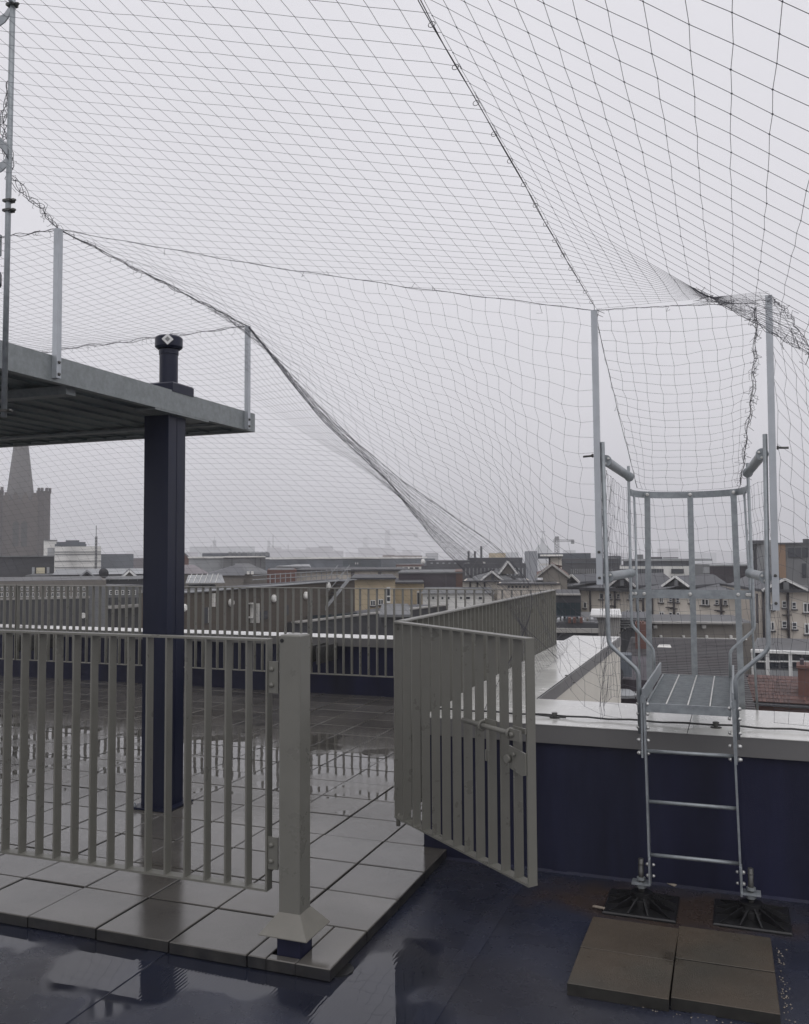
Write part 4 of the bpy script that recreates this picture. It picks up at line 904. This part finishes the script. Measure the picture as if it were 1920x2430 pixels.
# cranes and masts
def lattice(mb, p, q, w_, n, r=.12):
    p, q = V(p), V(q); d = (q-p).normalized(); s1 = d.cross(V((.2, .97, .1))).normalized()*w_; s2 = d.cross(s1).normalized()*w_
    cs = [s1+s2, s1-s2, -s1-s2, -s1+s2]
    for c_ in cs: mb.tube([p+c_, q+c_], r, 4)
    for k in range(n):
        for i in range(4): mb.tube([lerp(p, q, k/n)+cs[i], lerp(p, q, (k+1)/n)+cs[(i+1) % 4]], r*.7, 3)
def crane(label, px, yt, yb, x0, x1, d_, dz=0):
    p = at(px, yb, d_); q = at(px, yt, d_); t = thing('tower_crane', label, 'crane', (p.x, p.y, ZG))
    s_ = d_/F; L_ = lambda v: v-V((p.x, p.y, ZG))
    mb = MB(); lattice(mb, (0, 0, 0), L_(V((p.x, p.y, q.z))), 2.0*s_*2, 26, .32*s_*2); mb.build('mast', 'b_dark', t)
    a, c_ = L_(at(x0, yt+6, d_)), L_(at(x1, yt+6, d_)); mb = MB(); lattice(mb, a, c_, 1.0*s_*2, 16, .22*s_*2); mb.build('jib', 'b_grey', t)
    e = L_(at(x1-3, yt+8, d_)); mb = MB(); k = 3.4*s_; mb.box((e.x-k, e.y-k, e.z-k*1.6), (e.x+k, e.y+k, e.z+k)); mb.build('counterweight', 'b_dark', t)
    e = L_(at(px, yt, d_)); mb = MB(); k = 4*s_; mb.box((e.x-k, e.y-k, e.z-k*1.5), (e.x+k, e.y+k, e.z+k)); mb.build('slewing_cab', 'b_dark', t)
crane('dark tower crane above the slate range left of the ladder', 1322, 1277, 1330, 1312, 1362, 380)
crane('faint tower crane in the haze left of the netting seam', 920, 1262, 1310, 900, 990, 1500)
crane('very faint tower crane above the skyline gap', 868, 1278, 1310, 830, 900, 1900)
for px, yt, yb, d_, w_, lab in ((509, 1273, 1300, 1100, 1.00, 'lattice mast on the pale green slab'), (501, 1290, 1300, 1100, 0.40, 'short mast left of the lattice mast'), (638, 1275, 1302, 1188, 0.80, 'lattice mast on the hazy centre block'), (648, 1258, 1302, 1199, 0.40, 'thin tall antenna beside the centre mast'), (228, 1247, 1297, 119, .07, 'thin antenna on the white banded block'), (684, 1288, 1304, 1188, 0.40, 'short antenna on the mauve slab')):
    p = at(px, yb, d_); q = at(px, yt, d_); t = thing('radio_mast', lab, 'mast', (p.x, p.y, p.z-3)); h = q.z-p.z+3
    mb = MB(); lattice(mb, (0, 0, 0), (0, 0, h*.75), w_*1.2, 10, max(.05, w_*.5)); mb.build('lattice', 'b_grey', t); MB().tube([(0, 0, h*.75), (0, 0, h)], max(.05, w_*.4), 5).build('aerial', 'b_grey', t)
p = at(1288, 1313, 1000); dm = thing('copper_dome', 'faint green dome on the skyline left of the crane', 'dome', (p.x, p.y, ZG))
MB().lathe((0, 0, 0), [(11, 0), (11, 21), (9, 26), (6.5, 30), (2.6, 33)], 16).build('drum', 'b_fargreen', dm); MB().lathe((0, 0, 33), [(2.4, 0), (2.4, 5), (.6, 8), (.5, 13), (3.4, 13.6), (3.4, 14.5)], 10).build('lantern', 'b_fargreen', dm)

# ---- slate range across the middle
b = B('slate_range', 'long dark slate range with vertical slots across the skyline centre', 'building', 1098, 1248, 1338, 88, 88, 12, 'b_slate'); b.box('mansard', 1114, 1240, 1324, 1338, 'b_slate', 0, 6, .6)
for k in range(16): b.box('slot_window', 1104+k*9, 1107+k*9, 1348, 1366, 'b_grey2', .08)
b.box('skylight', 1146, 1152, 1333, 1337, 'b_white', .1)
b = B('slate_range', 'darker left wing of the slate range below the netting seam', 'building', 1012, 1118, 1331, 100, 100, 12, 'b_slate')
for k in range(5): b.box('skylight', 1022+k*14, 1027+k*14, 1335, 1338, 'b_grey2', .1)
for px, y0 in ((1112, 1308), (1127, 1308), (1142, 1296)):
    t = B('chimney_stack', {1112: 'left of the three dark chimney stacks', 1127: 'middle of the three dark chimney stacks', 1142: 'tallest right of the three dark chimney stacks'}[px], 'chimney', px-2.5, px+2.5, y0, 150, 150, 1, 'b_dark')
b = B('cream_block', 'cream block just behind the chimney stacks', 'building', 1160, 1200, 1313, 170, 170, 8, 'b_yellow')
b = B('bracketed_tower', 'cream stair tower with overhanging white roof', 'building', 1302, 1333, 1323, 74, 74, 5, 'b_cream2'); b.box('roof_edge', 1282, 1336, 1316, 1320, 'b_white', .8, 5); b.box('roof_edge', 1280, 1337, 1320, 1323, 'b_dark', .7, 5); b.pipe(1304, 1323, 1345, .08)
b.box('lower_roof', 1280, 1302, 1337, 1342, 'b_white', .1)
b = B('dark_glass_office', 'long dark office with ribbon windows left of the ladder', 'building', 1333, 1470, 1326, 80, 80, 12, 'b_slate'); b.box('ribbon', 1336, 1470, 1334, 1336, 'b_bluegrey', .1); b.box('plant_screen', 1276, 1402, 1313, 1326, 'b_bluegrey', 0, 6, 2)
for k in range(22): b.box('fin', 1355+k*4.6, 1357+k*4.6, 1350, 1361, 'b_grey2', .1)
b.box('podium', 1386, 1470, 1363, 1373, 'b_cream2', .4)
b = B('grey_block', 'blue grey box building behind the left ladder post', 'building', 1440, 1474, 1320, 110, 110, 10, 'b_bluegrey'); b.box('pipe', 1456, 1459, 1318, 1345, 'b_slate', .2)
b = B('brick_gable_house', 'house with orange roof and grey gable left of the ladder', 'house', 1288, 1346, 1370, 47, 47, 8, 'b_stonewall'); b.gable(1276, 1346, 1343, 1371, 'b_redroof', 'b_stonewall', 9, trim='b_concrete'); 
a, za, _ = b.p(1276, 1371); mb = MB(); c_, zc, _ = b.p(1282, 1343, 6); mb._add([(a, 0, za), (b.p(1316, 1344)[0], 0, b.p(1316, 1344)[1]+.1), (c_+1.4, 6, zc), (a-.2, 6, za+.2)], [(0, 1, 2, 3)]); mb.build('roof_slope', 'b_redroof', b.t)
b = B('hipped_house', 'slate hipped house with white framed dormer near the corner', 'house', 1120, 1215, 1378, 50, 50, 8, 'b_stonewall'); b.pitched(1120, 1215, 1376, 1350, 'b_grey', 4, hipl=1.6, hipr=1.0); b.gable(1146, 1188, 1360, 1377, 'b_slate', 'b_stonewall', 3, trim='b_frame', off=-.3); b.box('dormer_window', 1166, 1173, 1362, 1377, 'b_dark', .1, off=-.3)
b.gable(1190, 1222, 1336, 1362, 'b_slate', 'b_stonewall', 5, trim='b_frame', off=1.5)
b = B('white_house', 'row of stained white house backs below the hipped house', 'house', 1098, 1260, 1380, 48, 48, 6, 'b_cream2'); b.box('gutter', 1098, 1260, 1378, 1381, 'b_dark', .3)
for px in (1108, 1125, 1140, 1158, 1185, 1210): b.win(px, 1396, 5, 7, '', sill=False)
for px in (1116, 1133, 1150): b.pipe(px, 1381, 1410, .05)
b = B('cream_block', 'low cream parapet block above the side railing corner', 'building', 1180, 1330, 1386, 44, 44, 6, 'b_cream'); b.box('roof_edge', 1180, 1330, 1384, 1387, 'b_dark', .2)
for k in range(6): b.box('vent', 1205+k*9, 1210+k*9, 1390, 1395, 'b_dark', .05)
b = B('glazed_box', 'dark green glazed box beyond the side railing corner', 'building', 1316, 1378, 1411, 33, 33, 5, 'b_dark'); b.box('roof_edge', 1316, 1378, 1408, 1412, 'b_concrete', .2)
for r in range(2):
    for k in range(5): b.box('glass_pane', 1318+k*12, 1329+k*12, 1430+r*16, 1445+r*16, 'b_glassblue', .06)
b.box('transom', 1316, 1378, 1461, 1463, 'b_bluegrey', .12)

# ---- cream apartment backs, seen through the ladder
b = B('cream_apartments', 'stained cream apartment backs with brown drainpipes behind the ladder', 'building', 1316, 1806, 1398, 51, 43.5, 9, 'b_cream2')
b.box('gutter', 1316, 1806, 1392, 1399, 'b_dark', .45, 8)
b.pitched(1318, 1800, 1393, 1383, 'b_slate', 4)
for px, py, w_, h_, s_ in ((1389, 1436, 8, 15, ''), (1428, 1415, 10, 15, ''), (1449, 1415, 8, 14, 'h'), (1468, 1415, 8, 14, 'h'), (1497, 1416, 12, 14, ''), (1520, 1417, 9, 12, ''), (1570, 1424, 10, 13, 'v'), (1592, 1422, 8, 13, 'h'), (1609, 1424, 8, 12, 'h'), (1674, 1429, 18, 15, 'v'), (1702, 1429, 9, 12, 'h'), (1722, 1430, 10, 12, 'h'), (1640, 1426, 9, 12, 'h'),
                         (1425, 1453, 13, 12, 'v'), (1449, 1453, 8, 12, 'h'), (1468, 1453, 8, 12, 'h'), (1493, 1456, 16, 18, 'v'), (1519, 1456, 8, 17, ''), (1571, 1460, 12, 17, 'v'), (1592, 1460, 8, 15, 'h'), (1610, 1461, 8, 15, 'h'), (1674, 1466, 18, 13, 'v'), (1702, 1466, 8, 11, ''), (1722, 1468, 10, 11, 'h')):
    b.win(px, py, w_, h_, s_)
for px, y0, y1 in ((1378, 1400, 1470), (1402, 1400, 1462), (1460, 1398, 1462), (1512, 1398, 1466), (1527, 1402, 1466), (1549, 1420, 1468), (1600, 1404, 1475), (1712, 1402, 1482), (1770, 1418, 1484), (1785, 1405, 1490)): b.pipe(px, y0, y1, .055)
for px, y in ((1450, 1436), (1455, 1437), (1590, 1440), (1600, 1443), (1712, 1449), (1705, 1447)): b.box('branch_pipe', px-8, px+8, y, y+2, 'b_pipe', .15)
for px, yp, ye in ((1360, 1368, 1382),): b.gable(px-14, px+14, yp, ye, 'b_slate', 'b_dark', 4, trim='b_frame', off=.2)
for px, yp, ye in ((1480, 1368, 1388), (1606, 1372, 1388)): b.gable(px-26, px+26, yp, ye+3, 'b_slate', 'b_dark', 5, trim='b_frame', off=.1)
for px in (1480, 1608): b.box('gable_vent', px-4, px+4, 1376, 1390, 'b_grey', .2, off=.1)
b = B('cream_apartments', 'pinkish cream gabled apartment block at the right picture edge', 'building', 1806, 1990, 1404, 40, 39.6, 9, 'b_cream'); b.box('eaves', 1806, 1990, 1398, 1405, 'b_dark', .4, 8)
for px, py, w_, h_, s_ in ((1830, 1440, 13, 16, 'v'), (1861, 1434, 10, 17, 'h'), (1884, 1437, 10, 18, 'h'), (1915, 1442, 18, 24, 'v'), (1830, 1486, 14, 22, 'v'), (1861, 1482, 11, 18, 'h'), (1885, 1485, 11, 18, 'h'), (1918, 1492, 18, 26, 'v'), (1950, 1445, 12, 20, 'h')): b.win(px, py, w_, h_, s_)
for px, y0, y1 in ((1868, 1402, 1535), (1810, 1402, 1525), (1795, 1408, 1525)): b.pipe(px, y0, y1, .06)
b.box('branch_pipe', 1856, 1876, 1458, 1460, 'b_pipe', .18)
b.gable(1814, 1908, 1379, 1401, 'b_slate', 'b_dark', 6, trim='b_frame', off=-.2); b.box('gable_vent', 1858, 1871, 1381, 1402, 'b_grey', .1, off=-.3)

# ---- modern blocks on the right skyline
b = B('white_office', 'modern white office with dark ribbon windows seen through the cage', 'building', 1462, 1640, 1344, 96, 96, 14, 'b_white')
for r in range(2): b.box('ribbon_window', 1466, 1575, 1350+r*18, 1361+r*18, 'b_glass', .1); b.box('ribbon_window', 1593, 1623, 1350+r*18, 1361+r*18, 'b_glass', .1)
for r in range(2):
    for k in range(18): b.box('mullion', 1468+k*6, 1468.8+k*6, 1350+r*18, 1361+r*18, 'b_grey2', .16)
b.box('upper_storey', 1479, 1640, 1331, 1344, 'b_bluegrey', 0, 8, 2); b.box('roof_edge', 1475, 1690, 1327, 1331.5, 'b_grey2', .4, 8, 2); b.box('roof_plant', 1510, 1526, 1316, 1328, 'b_grey', 0, 4, 4); b.box('roof_plant', 1540, 1572, 1322, 1326, 'b_dark', 0, 4, 4); b.box('roof_plant', 1574, 1610, 1323, 1325, 'b_dark', 0, 4, 4)
b = B('grey_block', 'grey panelled link block between white office and plum roof', 'building', 1640, 1690, 1342, 94, 94, 10, 'b_grey'); b.box('panel', 1668, 1684, 1346, 1360, 'b_grey2', .1); b.box('parapet_pipe', 1676, 1704, 1370, 1373, 'b_white', .1)
b = B('plum_roofed_hall', 'large dark plum clad hall right of the white office', 'building', 1684, 1800, 1343, 70, 70, 12, 'b_plum'); b.box('roof_edge', 1684, 1800, 1340, 1343.5, 'b_grey2', .2, 10); b.box('step', 1670, 1800, 1384, 1396, 'b_dark', .4)
b = B('brick_and_panel_block', 'tall brown brick and grey panel block at the right edge', 'building', 1836, 1990, 1291, 60, 60, 12, 'b_grey'); b.box('brick_face', 1836, 1866, 1292, 1375, 'b_tan', .1); b.box('ribbon_window', 1870, 1918, 1300, 1323, 'b_glass', .1); b.box('roof_edge', 1836, 1990, 1288, 1292, 'b_slate', .2, 10)
b.box('window', 1903, 1914, 1337, 1371, 'b_glass', .1); b.box('plant_room', 1905, 1990, 1279, 1290, 'b_slate', 0, 6, 2)
for px in (1886, 1902): b.box('mullion', px, px+1, 1300, 1323, 'b_grey2', .16)
b = B('framed_stair_tower', 'dark framed stair tower with grey panel behind the right ladder post', 'building', 1774, 1842, 1283, 63, 63, 9, 'b_grey2'); b.box('frame', 1774, 1812, 1283, 1290, 'b_slate', .5); b.box('frame', 1774, 1781, 1290, 1380, 'b_slate', .5); b.box('opening', 1781, 1797, 1291, 1360, 'b_dark', .06); b.box('strip_light', 1786, 1788, 1306, 1332, 'b_white', .1)

# ---- near roofs below, right of the parapet
b = B('stone_yard_wall', 'weathered stone yard building below the cream apartments', 'building', 1538, 1800, 1478, 35.5, 34.8, 5, 'b_stonewall'); b.box('coping', 1538, 1760, 1475, 1478.5, 'b_concrete', .3, .3)
for px in (1553, 1668): b.box('vent_box', px-4, px+5, 1483, 1490, 'b_concrete', .3)
b.box('gutter', 1538, 1770, 1512, 1515, 'b_white', .25)
for px in (1567, 1620, 1675, 1732): b.box('gutter_bracket', px-2, px+3, 1507, 1516, 'b_white', .3)
b = B('concrete_stair_head', 'streaked concrete stair head left of the ladder', 'building', 1403, 1472, 1463, 34, 34, 4, 'b_concrete'); b.box('coping', 1400, 1475, 1459, 1464, 'b_frame', .2, 4)
b = B('plant_deck', 'cluttered flat roof with ducts beyond the side railing', 'building', 1316, 1420, 1478, 31, 31, 6, 'b_dark'); b.box('roof_edge', 1316, 1420, 1490, 1500, 'b_concrete', .2, 5)
rr = random.Random(11)
for k in range(9):
    x = 1322+k*10; h = rr.uniform(5, 12); b.box('duct', x, x+rr.uniform(4, 8), 1478-h, 1480, rr.choice(['b_grey', 'b_stonewall', 'b_bluegrey', 'b_grey2']), 0, 1, rr.uniform(0, 1))
for x in (1348, 1360, 1376): b.box('chimney_pot', x, x+7, 1466, 1478, 'b_brick', .1, .5)
b = B('louvred_roof', 'slatted grey roof strip right of the concrete stair head', 'building', 1472, 1545, 1466, 35, 35, 4, 'b_slate')
for k in range(4): b.box('louvre', 1472, 1545, 1468+k*6, 1471+k*6, 'b_grey', .2)
b = B('chimney_stack', 'red brick chimney stack beside the left cage strap', 'chimney', 1507, 1533, 1481, 29, 29, 1.2, 'b_brick')
for px in (1512, 1519, 1526): b.box('chimney_pot', px-2.5, px+2.5, 1476, 1482, 'b_redroof', -.2, .6)
b = B('slate_roofed_house', 'broad dark slate roof with small rooflight behind the ladder platform', 'house', 1458, 1800, 1690, 21, 21, 10, 'b_stonewall')
a, za, _ = b.p(1440, 1690); c_, _, _ = b.p(1800, 1690); _, zr, _ = b.p(1620, 1515, 10.); n_ = 44
for k in range(n_):                                            # slate courses
    t0, t1 = k/n_, (k+1)/n_; y0, y1 = t0*10, t1*10+.12; z0, z1 = lerp(za, zr, t0), lerp(za, zr, t1)
    mb = MB(); mb._add([(a, y0, z0+.016), (c_, y0, z0+.016), (c_, y1, z1+.008), (a, y1, z1+.008), (a, y0, z0), (c_, y0, z0)], [(0, 1, 2, 3), (4, 5, 1, 0)]); mb.build('slate_course', 'b_darkslate', b.t)
u, z, _ = b.p(1577, 1540, 8.5); mb = MB(); mb.bev((u-.28, 8.2, z-.25), (u+.28, 8.9, z+.12), .1); mb.build('rooflight', 'b_white', b.t)
b = B('brick_outhouse', 'dark brick outhouse yard just left of the ladder platform', 'building', 1455, 1560, 1612, 17, 17, 4, 'b_plum'); b.box('lean_to_roof', 1455, 1500, 1550, 1600, 'b_bluegrey', .3, .2)
for k in range(9): b.box('pallet_slat', 1468+k*7, 1473+k*7, 1640, 1652, 'b_grey2', .3)
mb = MB(); u, z, _ = b.p(1482, 1636); mb.lathe((u, -.3, z-.1), [(.2, 0), (.24, .06), (.12, .14), (.02, .15)], 10); mb.build('tarpaulin', 'b_grey2', b.t)
u, z, _ = b.p(1461, 1592); mb = MB(); mb.lathe((0, 0, 0), [(.02, 0), (.12, .03), (.16, .07)], 16); mb.v = [(u+x, -.4-zz, z+y) for x, y, zz in mb.v]; mb.build('small_dish', 'b_dark', b.t)
b = B('white_sunroom', 'white framed window wall above the red tiled roof', 'house', 1782, 1990, 1545, 28.5, 28.5, 5, 'b_grey')
b.box('fascia', 1782, 1990, 1541, 1547, 'b_frame', .2, .1)
for px in (1788, 1822, 1876, 1926): b.box('frame_post', px-5, px+5, 1546, 1604, 'b_frame', .12)
for i, x0 in enumerate((1794, 1828, 1852, 1882, 1906)):
    for r in range(2): b.box('glass_pane', x0, x0+20, 1540+10+r*19, 1540+26+r*19, 'b_glass', .05)
    b.box('transom', x0-2, x0+24, 1567, 1570, 'b_frame', .1)
b.box('lower_panel', 1782, 1990, 1588, 1606, 'b_grey2', .06)
tr = B('red_tiled_roof', 'red tiled roof with ridge and brick chimney at the lower right', 'roof', 1762, 1990, 1664, 24, 24, 4, 'b_brick')
a, za, _ = tr.p(1762, 1664); c_, _, _ = tr.p(1990, 1664); run = 2.6; _, zr, _ = tr.p(1850, 1607, run); nc = 8; tw = .105
me_t = MB().bev((0, 0, 0), (tw*.96, .40, .018), .004).mesh('roof_tile', 'b_rooftile'); sl_ = math.atan2(zr-za, run)
for r in range(nc):
    y = run*r/nc-.1; z = lerp(za, zr, r/nc)+.03; nt_ = int((c_-a)/tw)
    for k in range(nt_):
        o = link('roof_tile', me_t, tr.t, (a+k*tw+(tw/2 if r % 2 else 0), y, z), (sl_-.035+random.uniform(-.01, .01), 0, 0))
tr.box('ridge', 1762, 1990, 1602, 1607, 'b_plum', .1, .25, run); tr.box('eaves_gutter', 1762, 1990, 1664, 1668, 'b_dark', .35)
ck = B('chimney_stack', 'red brick chimney with stepped cap on the tiled roof', 'chimney', 1893, 1921, 1580, 24.4, 24.4, .8, 'b_brick'); ck.box('cap', 1890, 1924, 1579, 1585, 'b_brick', .1, .9); ck.box('chimney_pot', 1898, 1908, 1565, 1579, 'b_plum', 0, .3, .2)

# ---- the haze of a wet day
mb = MB(); mb.box((-2600, -60, ZG-1), (2400, 2600, 110)); hz = mb.mesh('haze')
m = bpy.data.materials.new('haze'); m.use_nodes = True; m.node_tree.nodes.clear()
pvn = m.node_tree.nodes.new('ShaderNodeVolumePrincipled'); pvn.inputs['Density'].default_value = .00115; pvn.inputs['Color'].default_value = (.97, .97, .985, 1); pvn.inputs['Anisotropy'].default_value = .2
on = m.node_tree.nodes.new('ShaderNodeOutputMaterial'); m.node_tree.links.new(pvn.outputs[0], on.inputs['Volume']); hz.materials.append(m)
try: m.cycles.homogeneous_volume = True
except Exception: pass
link('haze', hz, kind='stuff')
